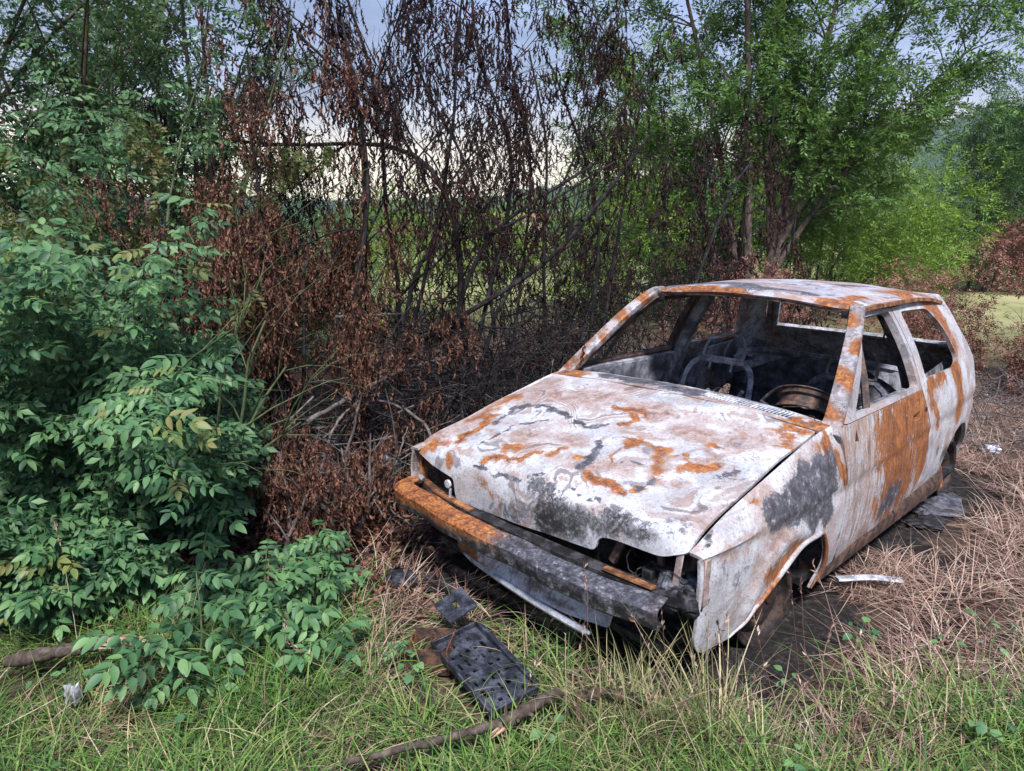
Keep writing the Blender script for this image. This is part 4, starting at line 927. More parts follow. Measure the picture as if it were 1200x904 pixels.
def leaf_objects(parent, temps, mats, O, Y, Z, sc, r):
    """each leaf a part of its own, alike leaves sharing mesh data"""
    base = []
    for k, T in enumerate(temps):
        for m in mats:
            me = bpy.data.meshes.new('leaf'); me.from_pydata([tuple(p) for p in T[0]], [], [tuple(int(i) for i in t) for t in T[1]]); me.polygons.foreach_set('use_smooth', np.ones(len(me.polygons), bool)); me.materials.append(m); base.append(me)
    Y = norm(Y); X = norm(np.cross(Y, Z)); Z = np.cross(X, Y); pl = np.array(parent.location)
    for i in range(len(O)):
        o = bpy.data.objects.new('leaf', base[r.integers(0, len(base))]); col.objects.link(o); o.parent = parent
        s_ = sc[i]; a, b, c, p = X[i]*s_, Y[i]*s_, Z[i]*s_, O[i]-pl
        o.matrix_basis = Matrix(((a[0], b[0], c[0], p[0]), (a[1], b[1], c[1], p[1]), (a[2], b[2], c[2], p[2]), (0, 0, 0, 1)))
# ------------------------------------------------------------------ vegetation
def gz(p): return float(H(p[0], p[1]))
def shift(pl, loc):
    for a in pl.tv: a -= loc
    for a in pl.lv: a -= loc
def root_at(name, r_, d_, label, cat, group=None):
    p = V(r_, d_); p[2] = gz(p); return empty(name, tuple(p), label, cat, group), p

# ---- elder shrub on the left: stems, 300 nearest leaves as parts, the rest as foliage
def elder_shrub():
    r = np.random.default_rng(21); root, B = root_at('elder_shrub', -1.75, 3.25, 'large green elder shrub with pinnate leaves at the left edge', 'shrub'); pl = Plant(); O, Y, Z = [], [], []
    for k in range(112):
        low = 60 <= k < 88; tall = k >= 88; b = V(r.uniform(-2.4, -1.5), r.uniform(2.5, 2.95)) if low else V(r.uniform(-2.75, -1.25), r.uniform(2.75, 3.9)); b = V(r.uniform(-3.3, -1.75), r.uniform(3.5, 4.4)) if tall else b; b[2] = gz(b)-.02
        h = r.uniform(1.9, 3.1) if tall else r.uniform(.28, .6) if low else r.uniform(.7, 1.75); out = norm(np.array([b[0]-B[0], b[1]-B[1], 0])+r.normal(0, .3, 3)); d = np.array([0, 0, 1.])+.35*out-.25*np.append(F2, 0)*r.uniform(-.3, 1)
        acc = grow(pl, r, b, d, h, r.uniform(.008, .016), 1, 5, .8, .10, .05, .5, 8, 5)
        for lv, P in acc:
            m = 20 if lv else 12
            t = np.linspace(.18 if lv else .1, 1, m)*(len(P)-1.001); i = t.astype(int); q = P[i]+(P[i+1]-P[i])*(t-i)[:, None]; dd = norm(P[i+1]-P[i]); a0 = r.uniform(0, 6.28)
            for j in range(m):
                for sg in (0, math.pi):
                    a = a0+j*1.57+sg+r.normal(0, .3); side = np.array([math.cos(a), math.sin(a), 0])
                    y = side+.25*dd[j]+np.array([0, 0, r.uniform(-.35, .25)])-.25*np.append(F2, 0); O.append(q[j]); Y.append(y); Z.append(np.array([0, 0, 1.])+.9*TOCAM(q[j])+r.normal(0, .3, 3))
    O, Y, Z = np.array(O), np.array(Y), np.array(Z)
    v = (O-CAM); dep = v@AF; u = 600+FPX*(v@AR)/dep; w_ = 452-FPX*(v@AU)/dep
    keep = (u > -260) & (u < 268+30*np.sin(O[:, 2]*7+w_*.02)-60*np.clip((w_-560)/120, 0, 1)); O, Y, Z, dep, u, w_ = [a[keep] for a in (O, Y, Z, dep, u, w_)]
    vis = np.where((u > 0) & (w_ > 150) & (w_ < 760), dep, 99); od = np.argsort(vis); near, rest = od[:300], od[300:]
    sc = r.uniform(.085, .155, len(O))
    leaf_objects(root, ELDER, [M['elder'], M['elder_bright'], M['elder'], M['elder_bright'], M['elder'], M['elder'], M['elder_bright'], M['elder_yellow']], O[near], Y[near], Z[near], sc[near], r)
    scatter(pl, r, ELDER_LOW, O[rest], Y[rest], Z[rest], .085, .155)
    loc = np.array(root.location); shift(pl, loc); pl.build_limbs('stem', M['green_stem'], root); pl.build_leaves('foliage', M['elder'], root)
    print('elder leaves', len(O))
elder_shrub()
# ---- low elder sapling in the foreground
def sapling(name, r_, d_, n, h, lean, label, seed, sc=(.12, .19), mat=('elder', 'elder_bright'), grp=None):
    r = np.random.default_rng(seed); root, B = root_at(name, r_, d_, label, 'sapling', grp); pl = Plant(); O, Y, Z = [], [], []
    for k in range(n):
        b = B+np.append(r.uniform(-.22, .22, 2), 0); b[2] = gz(b)-.01; L_ = h*r.uniform(.55, 1.1); d = np.array([0, 0, 1.])+np.append(r.normal(0, .45, 2), 0)+np.array(lean)
        P = wander(r, b, d, L_, 7, .10, .06); pl.limb(P, np.linspace(.006, .002, 7), 5); m = 7; a0 = r.uniform(0, 6)
        for j in range(m):
            t = (.3+.7*j/(m-1))*(len(P)-1.001); i = int(t); q = P[i]+(P[i+1]-P[i])*(t-i)
            for sg in (0, math.pi):
                a = a0+j*1.57+sg+r.normal(0, .25); O.append(q); Y.append(np.array([math.cos(a), math.sin(a), r.uniform(-.25, .35)])-.2*np.append(F2, 0)); Z.append(np.array([0, 0, 1.])+.5*TOCAM(q)+r.normal(0, .2, 3))
    O, Y, Z = map(np.array, (O, Y, Z)); leaf_objects(root, ELDER, [M[k] for k in mat], O, Y, Z, r.uniform(*sc, len(O)), r)
    shift(pl, np.array(root.location)); pl.build_limbs('stem', M['green_stem'], root)
sapling('elder_sapling', -1.02, 2.33, 11, .48, (0, 0, 0), 'low bright green elder sapling in the left foreground beside the broken log', 31)
sapling('elder_sapling', -.80, 2.72, 4, .42, (.3, .2, 0), 'thin pale sapling with few leaves beside the tuft of dead straw', 32, (.11, .16))
sapling('elder_sapling', -.33, 2.33, 1, .20, (0, 0, 0), 'tiny green seedling growing through the rusty tin box', 33, (.05, .07))

# ---- leafy tree at the upper left, sky showing through
def leaf_tree_left():
    r = np.random.default_rng(41); root, B = root_at('young_tree', -3.3, 4.6, 'dark green young tree filling the top left corner', 'tree'); pl = Plant(); tips = []
    for k in range(18):
        b = B+np.append(r.uniform(-1.6, 1.4)*R2+r.uniform(-.5, .7)*F2, 0); b[2] = gz(b); d = np.array([0, 0, 1.])+np.append(r.normal(0, .16, 2), 0)
        tips += grow(pl, r, b, d, r.uniform(3.0, 4.3), r.uniform(.018, .032), 2, (8, 5), .75, .08, 0, .42, 9, 6, acc=[])
    O, Dd = [], []
    for lv, P in tips:
        m = {2: 12, 1: 13, 0: 10}[lv]; o, d = along(r, P[len(P)//3:] if lv else P, m); O.append(o); Dd.append(d)
    O = np.vstack(O); Dd = np.vstack(Dd); k = len(O); a = r.normal(0, 1, (k, 3)); Y = a+.5*Dd+np.array([0, 0, -.35]); Z = r.normal(0, .5, (k, 3))+[0, 0, 1]
    scatter(pl, r, SMALL, O, Y, Z, .10, .17)
    shift(pl, np.array(root.location)); pl.build_limbs('trunk', M['bark'], root); pl.build_leaves('crown', M['dark_leaf'], root); print('left tree leaves', k)
leaf_tree_left()

# ---- scorched tree: withered brown leaves hanging in strings
def scorched(name, label, seed, base, stems, lean, hgt, temps, mat, nl, dens, bark_='char', zmin=.35, ext=(), scl=(.055, .10)):
    r = np.random.default_rng(seed); root, B = root_at(name, *base, label, 'tree'); pl = Plant(); acc = []
    for k in range(stems):
        b = B+np.append(r.uniform(-.35, .35, 2), 0); b[2] = gz(b)-.02; d = np.array([0, 0, 1.])+np.append(lean*R2*r.uniform(-1, 1)+.15*r.normal(0, 1)*F2, 0)
        acc += grow(pl, r, b, d, hgt*r.uniform(.75, 1.1), r.uniform(.010, .020), 2, (8, 7), .85, .11, 0, .45, 9, 6, acc=[])
    for P, rad in ext: P = spline(P, 14); pl.limb(P, np.linspace(rad, rad*.4, 14), 6); acc += [(2, P)]*3; acc += [q for i in (4, 6, 8, 10, 12) for q in grow(pl, r, P[i], P[i]-P[i-1]+r.normal(0, .12, 3), .6, rad*.4, 1, 6, .9, .12, acc=[])]
    O = []
    for lv, P in acc:
        m = r.poisson(dens[lv])
        if m: O.append(along(r, P[3:] if lv == 2 else P, m)[0])
    O = np.vstack(O); O = O[O[:, 2] > zmin]; k = len(O); Y = np.array([0, 0, -1.])+r.normal(0, .28, (k, 3)); Z = r.normal(0, 1, (k, 3))
    # strings: each node carries a few leaves one below the other
    OO, YY, ZZ = [O], [Y], [Z]
    for j in range(1, nl):
        OO.append(O+np.array([0, 0, -.055*j])+r.normal(0, .04, (k, 3))); YY.append(Y+r.normal(0, .3, (k, 3))); ZZ.append(r.normal(0, 1, (k, 3)))
    O, Y, Z = map(np.vstack, (OO, YY, ZZ)); g = O[:, 2] > GZ+.08; scatter(pl, r, temps, O[g], Y[g], Z[g], *scl)
    shift(pl, np.array(root.location)); pl.build_limbs('trunk', M[bark_], root); pl.build_leaves('withered_leaves', M[mat], root); print(name, g.sum()); return root
scorched('scorched_tree', 'red-brown scorched tree with withered leaves hanging between the green shrub and the car', 51, (-1.32, 3.75), 9, .30, 1.7, HANG, 'dry_leaf', 4, {2: 8, 1: 6, 0: 2.3}, 'char', .12,
         ext=[([at(420, 640, 3.7), at(412, 400, 3.75), at(430, 250, 3.8), at(425, 150, 3.9), at(400, 20, 4.)], .016), ([at(330, 640, 3.6), at(320, 420, 3.65), at(300, 200, 3.8), at(290, 60, 3.9)], .012)])
scorched('scorched_tree', 'tall scorched tree with dark purple-brown hanging leaves against the sky', 52, (-.85, 4.5), 5, .40, 3.4, HANG, 'char_leaf', 4, {2: 11, 1: 8, 0: 3.4}, 'char', 1.5,
         ext=[([at(545, 420, 4.6), at(530, 250, 4.7), at(470, 175, 4.8), at(330, 170, 4.8), at(230, 160, 4.9)], .022), ([at(560, 400, 4.6), at(600, 200, 4.8), at(560, 60, 4.9), at(550, -60, 5.)], .015), ([at(600, 420, 4.8), at(622, 200, 4.9), at(600, 80, 5.), at(590, -40, 5.)], .010), ([at(580, 400, 4.8), at(560, 230, 4.7), at(490, 80, 4.7), at(470, -40, 4.8)], .012), ([at(430, 400, 4.3), at(420, 130, 4.5), at(370, 60, 4.5), at(280, -20, 4.6)], .013)])
scorched('scorched_shrub', 'low brown scorched shrub at the foot of the red-brown tree', 53, (-1.05, 3.25), 7, .5, .62, HANG, 'dry_leaf', 2, {2: 6, 1: 3, 0: 1.5}, 'grey_twig', .02)
scorched('scorched_shrub', 'half scorched shrub with olive and rust leaves above the elder', 54, (-1.75, 4.1), 6, .4, 2.1, SMALL, 'half_leaf', 1, {2: 7, 1: 6, 0: 4}, 'bark', .9, scl=(.09, .15))
# ---- charred shrubs behind the car: bare black stems, few curled leaves
def charred(label, seed, base, stems, hgt, lean, leaves, ext=(), zmin=.3):
    r = np.random.default_rng(seed); root, B = root_at('charred_shrub', *base, label, 'shrub', 'charred shrubs behind the car'); pl = Plant(); acc = []
    for k in range(stems):
        b = B+np.append(r.uniform(-.7, .7)*R2+r.uniform(-.5, .5)*F2, 0); b[2] = gz(b)-.02; d = np.array([0, 0, 1.])+np.append(lean*r.normal(0, 1, 2), 0)
        acc += grow(pl, r, b, d, hgt*r.uniform(.6, 1.1), r.uniform(.004, .010), 2, (8, 6), .75, .11, 0, .45, 8, 4, acc=[])
    for P, rad in ext: P = spline(P, 18); pl.limb(P, np.linspace(rad, rad*.45, 18), 7); acc += grow(pl, r, P[10], P[11]-P[10]+r.normal(0, .1, 3), .6, rad*.35, 1, 5, .8, .1, acc=[])
    O = [along(r, P, r.poisson(leaves*.36))[0] for lv, P in acc if lv < 2]; O = np.vstack(O); O = O[(O[:, 2] > zmin)]; k = len(O)
    Y = np.array([0, 0, -1.])+r.normal(0, .45, (k, 3)); scatter(pl, r, HANG, O, Y, r.normal(0, 1, (k, 3)), .06, .13)
    shift(pl, np.array(root.location)); pl.build_limbs('stem', M['char'], root); pl.build_leaves('charred_leaves', M['char_leaf'], root)
charred('charred shrub with a long black limb slanting up to the right past the car', 61, (-.30, 4.6), 7, 1.5, .35, 1.3, [([at(470, 412, 4.5), at(529, 378, 4.55), at(637, 309, 4.7), at(700, 240, 4.9), at(760, 160, 5.1)], .021), ([at(521, 425, 4.6), at(535, 372, 4.6), at(550, 324, 4.6), at(590, 262, 4.7), at(700, 190, 4.9)], .022), ([at(470, 400, 4.4), at(500, 300, 4.5), at(600, 262, 4.7), at(720, 190, 5)], .016)])
charred('charred shrub with twiggy bare tops behind the bonnet', 62, (.12, 5.2), 9, 2.4, .22, 1.6, [([at(640, 420, 5), at(637, 300, 5), at(640, 170, 5.1), at(620, 60, 5.2)], .014), ([at(690, 420, 5), at(700, 250, 5.1), at(655, 100, 5.3), at(640, 70, 5.3)], .012)])
charred('thicket of thin charred stems behind the left windscreen pillar', 63, (.75, 5.9), 10, 2.3, .2, 1.9, [([at(780, 430, 5.4), at(850, 240, 5.8), at(880, 190, 6)], .016), ([at(700, 430, 5.2), at(745, 150, 5.6), at(765, 80, 5.7)], .012)])
charred('charred brush with dark curled leaves low behind the bonnet edge', 64, (-.15, 5.6), 12, 1.25, .3, 3.5)
charred('brown-leaved scorched shrub seen through the empty windscreen', 65, (1.55, 6.6), 12, 1.5, .25, 5)
charred('tangle of burnt low stems beside the front wing', 66, (-.62, 4.15), 12, .8, .5, .8)
charred('charred bush with fine twigs right of the long slanting limb', 67, (.45, 6.8), 12, 2.0, .25, 4)

# ---- brushwood on the burnt ground
def brushwood(name, label, boxes, n, mat, seed):
    r = np.random.default_rng(seed); pl = Plant()
    for (r0, r1, d0, d1, hmax, k) in boxes:
        for i in range(k):
            b = V(r.uniform(r0, r1), r.uniform(d0, d1)); b[2] = gz(b)+r.uniform(.0, hmax)
            d = r.normal(0, 1, 3)*[1, 1, .45]; L_ = r.uniform(.2, .9); P = wander(r, b-norm(d)*L_/2, d, L_, 6, .16); P[:, 2] = np.maximum(P[:, 2], [gz(p)+.005 for p in P])
            incar = (np.abs(P[:, 0]) < .84) & (P[:, 1] > -.08) & (P[:, 1] < 3.55)
            if incar.any(): continue
            pl.limb(P, np.linspace(r.uniform(.002, .007), .0015, 6), 4)
    o = pl.build_limbs(name, M[mat], None, 'stuff'); tag(o, label, 'brushwood')
brushwood('brushwood', 'tangled grey burnt twigs on the ground left of the car', [(-1.6, -.45, 3.3, 4.6, .45, 330), (-.6, .8, 4.0, 5.6, .5, 320)], 0, 'grey_twig', 71)
brushwood('brushwood', 'dry brown twigs lying behind the back of the car', [(3.0, 5.2, 4.6, 7.0, .25, 420), (1.0, 4.0, 5.8, 7.5, .3, 200)], 0, 'grey_twig', 72)

brushwood('brushwood', 'dense tangle of crossing black twigs behind the bonnet', [(-.75, .55, 3.9, 5.4, 1.0, 520), (.2, 1.6, 4.9, 6.6, .9, 320), (-1.3, -.6, 3.6, 4.6, .9, 160)], 0, 'char', 73)
# ---- crowns of the trees and bushes beyond
def bushy(name, label, cat, r_, d_, size, n, mat, seed, temps=SPRAY, sc=(.16, .30), zc_=.5, stems=6, grp=None, bark_='bark', lumps_=10, droop=-.1):
    """bush or tree: stems reaching into overlapping leaf clumps"""
    r = np.random.default_rng(seed); root, B = root_at(name, r_, d_, label, cat, grp); pl = Plant(); sx, sy, sz = size; C = []
    for k in range(lumps_):
        a = r.uniform(0, 6.28); q = math.sqrt(r.uniform(0, 1))*.75; c = B+np.append(q*sx*math.cos(a)*R2+q*sy*math.sin(a)*F2, sz*(zc_+r.uniform(-.42, .42)*(1.25-q))); C.append((c, r.uniform(.26, .48)))
    O, Y = [], []
    for c, s in C:
        m = int(n/lumps_); g = norm(r.normal(0, 1, (m, 3)))*r.uniform(.35, 1.08, (m, 1))**.5; g *= (1+.22*np.sin(g[:, :1]*5+s*40)+.18*np.sin(g[:, 2:]*7+s*90)); off = g*np.array([1, 1, .8])*s*min(sx, sz)
        O.append(c+off); Y.append(g+np.array([0, 0, droop]))
    O = np.vstack(O); Y = np.vstack(Y)+r.normal(0, .5, (len(O), 3)); k = O[:, 2] > H(O[:, 0], O[:, 1])+.02; O, Y = O[k], Y[k]
    scatter(pl, r, temps, O, Y, r.normal(0, .5, (len(O), 3))+[0, 0, 1], *sc)
    for k in range(stems):
        b = B+np.append(r.uniform(-.25, .25)*sx*R2+r.uniform(-.2, .2)*sy*F2, 0); b[2] = gz(b)-.05; c = C[k % len(C)][0]; mid = (b+c)/2+np.array([0, 0, .12*sz]); P = spline([b, mid, c, c+(c-mid)*.3+r.normal(0, .1, 3)], 10); rad = .008*sz; pl.limb(P, np.linspace(rad, rad*.25, 10), 6)
        for j in range(5): grow(pl, r, P[4+j], P[5+j]-P[4+j]+r.normal(0, .1, 3), .3*sz*r.uniform(.5, 1), rad*.3, 1, 4, .8, .12, acc=[])
    shift(pl, np.array(root.location)); pl.build_limbs('trunk', M[bark_], root); pl.build_leaves('crown', M[mat], root); return root
def big_tree():
    """the airy green tree right of centre: several stems fanning out, fine leaves"""
    r = np.random.default_rng(81); root, B = root_at('willow_tree', 3.4, 10.5, 'tall airy green tree with fine leaves and fanning stems behind the car roof', 'tree'); pl = Plant(); acc = []
    for k, (tx, tz_, th) in enumerate([(-2.4, 4.6, .05), (-1.5, 5.6, .06), (-.6, 6.2, .07), (.4, 6.4, .08), (1.5, 6.2, .07), (2.5, 5.4, .06), (3.2, 4.2, .05), (-.2, 5., .05), (1.0, 4.4, .05), (-1.9, 3.2, .04), (2.3, 3.3, .04)]):
        b = B+np.append(r.uniform(-.3, .3, 2), 0); e = B+np.append(tx*R2+r.uniform(-1.2, 1.2)*F2, tz_); P = spline([b, b+(e-b)*.3+np.array([0, 0, .5]), b+(e-b)*.65+np.array([0, 0, .35]), e], 14); pl.limb(P, np.linspace(th, th*.18, 14), 7); acc.append((2, P))
        for j in range(4, 14):
            for q in range(2):
                dd = norm(P[j]-P[j-1]); e2 = norm(np.cross(dd, r.normal(0, 1, 3))); acc += grow(pl, r, P[j], dd*.8+e2*r.uniform(.5, 1.1), r.uniform(.7, 1.5), th*.22, 1, 5, .7, .10, .03, .5, 7, 4, acc=[])
    O, Dd = [], []
    for lv, P in acc:
        m = {2: 7, 1: 14, 0: 8}[lv]; o, d = along(r, P[2:] if lv else P, m); O.append(o+r.normal(0, .05, o.shape)); Dd.append(d)
    O = np.vstack(O); Dd = np.vstack(Dd); k = len(O); Y = Dd*.7+r.normal(0, .6, (k, 3))+[0, 0, -.25]; scatter(pl, r, SPRAY_FINE, O, Y, r.normal(0, .5, (k, 3))+[0, 0, 1], .17, .31)
    shift(pl, np.array(root.location)); pl.build_limbs('trunk', M['bark'], root); pl.build_leaves('crown', M['willow'], root); print('willow', k)
    # dead hanging bunches on its near side
    pl = Plant()
    for (u, v, L_, n) in ((880, 105, .9, 60), (833, 150, 1.5, 130), (912, 190, .8, 70), (905, 150, .5, 30), (850, 250, 1.2, 110), (782, 185, .7, 60), (930, 275, .8, 60), (870, 290, .9, 80)):
        c = at(u, v, 9.2); o = c+np.column_stack([r.normal(0, .10, n), r.normal(0, .10, n), -r.uniform(0, L_, n)]); scatter(pl, r, HANG, o, np.array([0, 0, -1.])+r.normal(0, .2, (n, 3)), r.normal(0, 1, (n, 3)), .14, .24); P = np.array([c+[0, 0, .25], c, c-[0, 0, L_]]); pl.limb(P, [.014, .01, .004], 5)
    shift(pl, np.array(root.location)); pl.build_limbs('dead_twig', M['char'], root); pl.build_leaves('dead_leaves', M['char_leaf'], root)
big_tree()
G1 = 'bushes beyond the car'
bushy('green_bush', 'bright green bush seen between the black stems left of the car', 'bush', -1.3, 10.5, (1.9, 1.2, 1.7), 2600, 'bush', 91, sc=(.14, .26), grp=G1)
bushy('green_bush', 'mid green bush behind the charred thicket above the windscreen pillar', 'bush', 1.5, 11.5, (1.8, 1.2, 2.2), 2600, 'bush', 92, grp=G1)
bushy('green_bush', 'dense green bush directly above the rear of the car roof', 'bush', 5.4, 12.5, (2.4, 1.4, 2.3), 4200, 'bush', 93, grp=G1)
bushy('green_bush', 'green bush low behind the front of the car roof', 'bush', 3.3, 12.0, (1.9, 1.4, 1.9), 3000, 'bush_dark', 94, grp=G1)
bushy('hedge_tree', 'yellow-green tree right of the tall airy tree', 'tree', 8.6, 19., (3.4, 2.2, 5.2), 8000, 'bush', 95, sc=(.22, .42), grp=G1, lumps_=18, zc_=.45)  # yellow-green is the foliage's own colour
bushy('hedge_tree', 'dark bluish green tree near the right edge', 'tree', 12.9, 19.5, (2.4, 2., 6.6), 7500, 'bush_dark', 96, sc=(.22, .4), grp=G1, lumps_=18, zc_=.45)
bushy('hedge_tree', 'broad green tree at the far right edge', 'tree', 16.5, 22., (3.5, 2., 5.0), 6500, 'bush', 97, sc=(.25, .45), grp=G1, lumps_=16, zc_=.42)
bushy('hedge_tree', 'low green bush behind the pale grass clearing', 'bush', 11.0, 21., (3.6, 1.6, 2.6), 4200, 'bush', 98, sc=(.2, .38), grp=G1)
bushy('hedge_tree', 'green tree half hidden behind the tall airy tree', 'tree', 5.4, 20., (4.0, 2.2, 5.2), 7000, 'bush', 99, sc=(.25, .45), grp=G1)
bushy('green_bush', 'dark green bush filling the gap behind the elder at the left edge', 'bush', -4.6, 7.2, (1.9, 1.2, 1.6), 4200, 'dark_leaf', 120, SMALL, (.14, .24), grp=G1, lumps_=14, zc_=.4)
bushy('green_bush', 'dark green bush between the elder and the scorched tree in the distance', 'bush', -2.6, 7.6, (1.4, 1.0, 1.5), 3200, 'dark_leaf', 121, SMALL, (.14, .24), grp=G1, lumps_=12, zc_=.4)
G2 = 'scorched russet bushes at the right'
bushy('russet_bush', 'tall red-brown scorched bush at the right edge', 'bush', 5.55, 7.0, (1.0, .8, 2.3), 5600, 'russet', 101, SPRAY, (.08, .15), grp=G2, bark_='grey_twig', lumps_=12, droop=-.5)
bushy('russet_bush', 'low red-brown scorched bush behind the rear pillar of the car', 'bush', 4.2, 7.6, (1.1, .7, 1.15), 3600, 'russet', 102, SPRAY, (.08, .15), grp=G2, bark_='grey_twig', droop=-.5)
bushy('russet_bush', 'brown scorched bush seen through the rear window', 'bush', 2.6, 7.4, (1.1, .7, 1.05), 3200, 'russet', 103, SPRAY, (.08, .15), grp=G2, bark_='grey_twig', droop=-.5)
bushy('russet_bush', 'small russet bush low beside the tail of the car', 'bush', 5.2, 6.4, (.7, .5, .8), 2000, 'russet', 104, SPRAY, (.08, .14), grp=G2, bark_='grey_twig', droop=-.5)
G3 = 'trees along the far side of the field'
for k, (u, d, s, n, m, lb) in enumerate([(470, 120, (9, 5, 7.5), 1500, 'bush_dark', 'dark distant tree left of the slanting limb across the field'), (560, 105, (8, 5, 7), 1500, 'bush', 'distant yellow-green tree across the field in the middle'), (390, 115, (10, 5, 8), 1500, 'bush_dark', 'distant dark tree across the field behind the scorched leaves'), (650, 110, (9, 5, 7), 1500, 'bush', 'distant green tree across the field right of the middle'), (280, 110, (10, 5, 8), 1300, 'bush_dark', 'distant tree across the field hidden by the brown leaves'), (740, 100, (9, 5, 8), 1500, 'bush', 'distant green tree across the field behind bare stems')]):
    bushy('distant_tree', lb, 'tree', (u-600)/FPX*d*.68, d*.66, s, n*2, 'bush_dark' if k != 1 else 'bush', 110+k, sc=(.5, .95), grp=G3, stems=3)
# ------------------------------------------------------------------ grass and litter
def grassmat(name, stops, trans=.2):
    t = NT(name); g = t.n('ShaderNodeNewGeometry'); r = g.outputs['Random Per Island']
    f = t.math('ADD', t.math('MULTIPLY', r, .75), t.math('MULTIPLY', t.noise(1.6, 3), .3))
    c = t.ramp(f, stops); t.set(Base_Color=c, Roughness=.6, Specular_IOR_Level=.2)
    tr = t.n('ShaderNodeBsdfTranslucent'); t.l(c, tr.inputs[0]); ms = t.n('ShaderNodeMixShader'); ms.inputs[0].default_value = trans
    t.l(t.b.outputs[0], ms.inputs[1]); t.l(tr.outputs[0], ms.inputs[2]); t.l(ms.outputs[0], t.out.inputs[0]); return t.m
M['grass'] = grassmat('green_grass', [(.12, (.03, .085, .025)), (.4, (.07, .16, .035)), (.65, (.13, .24, .05)), (.9, (.26, .32, .10))])
M['straw'] = grassmat('dry_grass', [(.12, (.085, .046, .036)), (.35, (.22, .13, .10)), (.58, (.38, .25, .20)), (.78, (.52, .38, .30)), (.95, (.68, .57, .46))])
M['olive'] = grassmat('olive_grass', [(.12, (.07, .085, .035)), (.45, (.18, .19, .08)), (.75, (.36, .31, .16)), (.95, (.58, .50, .32))])
def blades(r, P, L_, W, th0, bend, seg=4, a=None):
    """curved tapering blades at ground points P; th0 first lean from upright, bend further curl along the blade"""
    k = len(P); a = r.uniform(0, 2*math.pi, k) if a is None else a; hd = np.stack([np.cos(a), np.sin(a), 0*a], 1); sd = np.stack([-np.sin(a), np.cos(a), 0*a], 1)
    V_ = []; pos = P.copy(); th = np.array(th0, float); tw = r.normal(0, .6, k); da = r.normal(0, .25, k)
    for i in range(seg+1):
        t = i/seg; w_ = W*(1-t**1.8)*.5*(.65+.35*min(1, t*4))+.0003
        sdd = sd*np.cos(tw*t)[:, None]+np.cross(hd, sd)*np.sin(tw*t)[:, None]
        if i < seg: V_ += [pos-sdd*w_[:, None], pos+sdd*w_[:, None]]
        else: V_ += [pos]
        th = np.minimum(th+bend/seg*(.6+.9*t), 2.2); hd = norm(hd+sd*(da/seg)[:, None]); pos = pos+(hd*np.sin(th)[:, None]+np.array([0, 0, 1.])*np.cos(th)[:, None])*(L_/seg)[:, None]
    n = 2*seg+1; v = np.stack(V_, 1)
    g = H(v[..., 0], v[..., 1])+.004; v[..., 2] = np.maximum(v[..., 2], g+r.uniform(0, .03, (k, 1)))
    f = []
    for i in range(seg-1): b = 2*i; f += [(b, b+1, b+3), (b, b+3, b+2)]
    b = 2*(seg-1); f.append((b, b+1, b+2)); f = np.array(f)
    return v.reshape(-1, 3), (f[None]+(np.arange(k)*n)[:, None, None]).reshape(-1, 3)
def zone(r, n, r0, r1, d0, d1, dens):
    rr = r.uniform(r0, r1, n); dd = r.uniform(d0, d1, n); P = CAM[None, :2]+rr[:, None]*R2+dd[:, None]*F2
    k = r.uniform(0, 1, n) < dens(rr, dd, P); P = P[k]; return np.column_stack([P, H(P[:, 0], P[:, 1])-.004])
def tuft(r, C, nb, spread):
    """blade bases gathered in tussocks round the points C, leaning outwards"""
    k = r.poisson(nb, len(C)); i = np.repeat(np.arange(len(C)), k); o = r.normal(0, spread, (len(i), 2)); P = C[i].copy(); P[:, :2] += o; P[:, 2] = H(P[:, 0], P[:, 1])-.004
    return P, np.arctan2(o[:, 1], o[:, 0])+r.normal(0, .7, len(i)), np.linalg.norm(o, axis=1)/spread, r.uniform(.55, 1.15, len(C))[i]
HOLES = [(-.02, -.33, .13), (.12, -.29, .13), (.28, -.29, .14), (-.12, -.22, .10), (.15, -.42, .10), (.30, -.43, .12), (.06, -.48, .12), (.46, -.36, .09), (.40, -.50, .10), (.33, -.66, .10), (.28, -.80, .10), (.47, -.28, .10), (.57, -.08, .09), (-.80, -1.32, .13), (-.70, -1.14, .10), (-.86, -1.46, .13), (-.70, -1.38, .13), (-.76, -1.50, .12)]
def clear(P):
    k = np.ones(len(P), bool)
    for x, y, q in HOLES: k &= np.hypot(P[:, 0]-x, P[:, 1]-y) > 1.35*q*(.75+.25*np.sin(P[:, 0]*60))
    return k
def not_car(P): return clear(P) & ~((P[:, 0] > 0) & (P[:, 0] < 1.02+.12*np.sin(P[:, 1]*9)) & (P[:, 1] > 1.9) & (P[:, 1] < 3.6)) & ~((P[:, 0] > 0) & (P[:, 0] < 1.06+.08*np.sin(P[:, 1]*13)) & (P[:, 1] > .28) & (P[:, 1] < 1.25)) & ~((np.abs(P[:, 0]) < .74) & (P[:, 1] > .02) & (P[:, 1] < 3.45))
def clump(P, k=2.2, s=0.): return np.clip(.42+1.1*wave(P[:, 0]*k, P[:, 1]*k, 2., s), 0, 1)
r = np.random.default_rng(201)
def dryness(rr, dd):                                        # 0 green foreground .. 1 dead meadow on the right
    return np.clip(sstep(.25, .95, rr)*sstep(1.80, 2.15, dd-.10*np.sin(rr*6))+np.exp(-((rr+.30)/.50)**2-((dd-2.66)/.34)**2)*1.1, 0, 1)
def shade(rr, dd): return sstep(-.55, -1.0, rr)*sstep(2.45, 2.8, dd)    # under the shrubs little grows
edge = lambda rr: 2.20+.32*sstep(-.25, -.7, rr)+.10*np.sin(rr*7)
def d_green(rr, dd, P): return (1-dryness(rr, dd))*(1-shade(rr, dd))*(.10+.90*clump(P))*not_car(P)*(sstep(.25, -.12, dd-edge(rr))+.06*sstep(3.0, 2.5, dd))
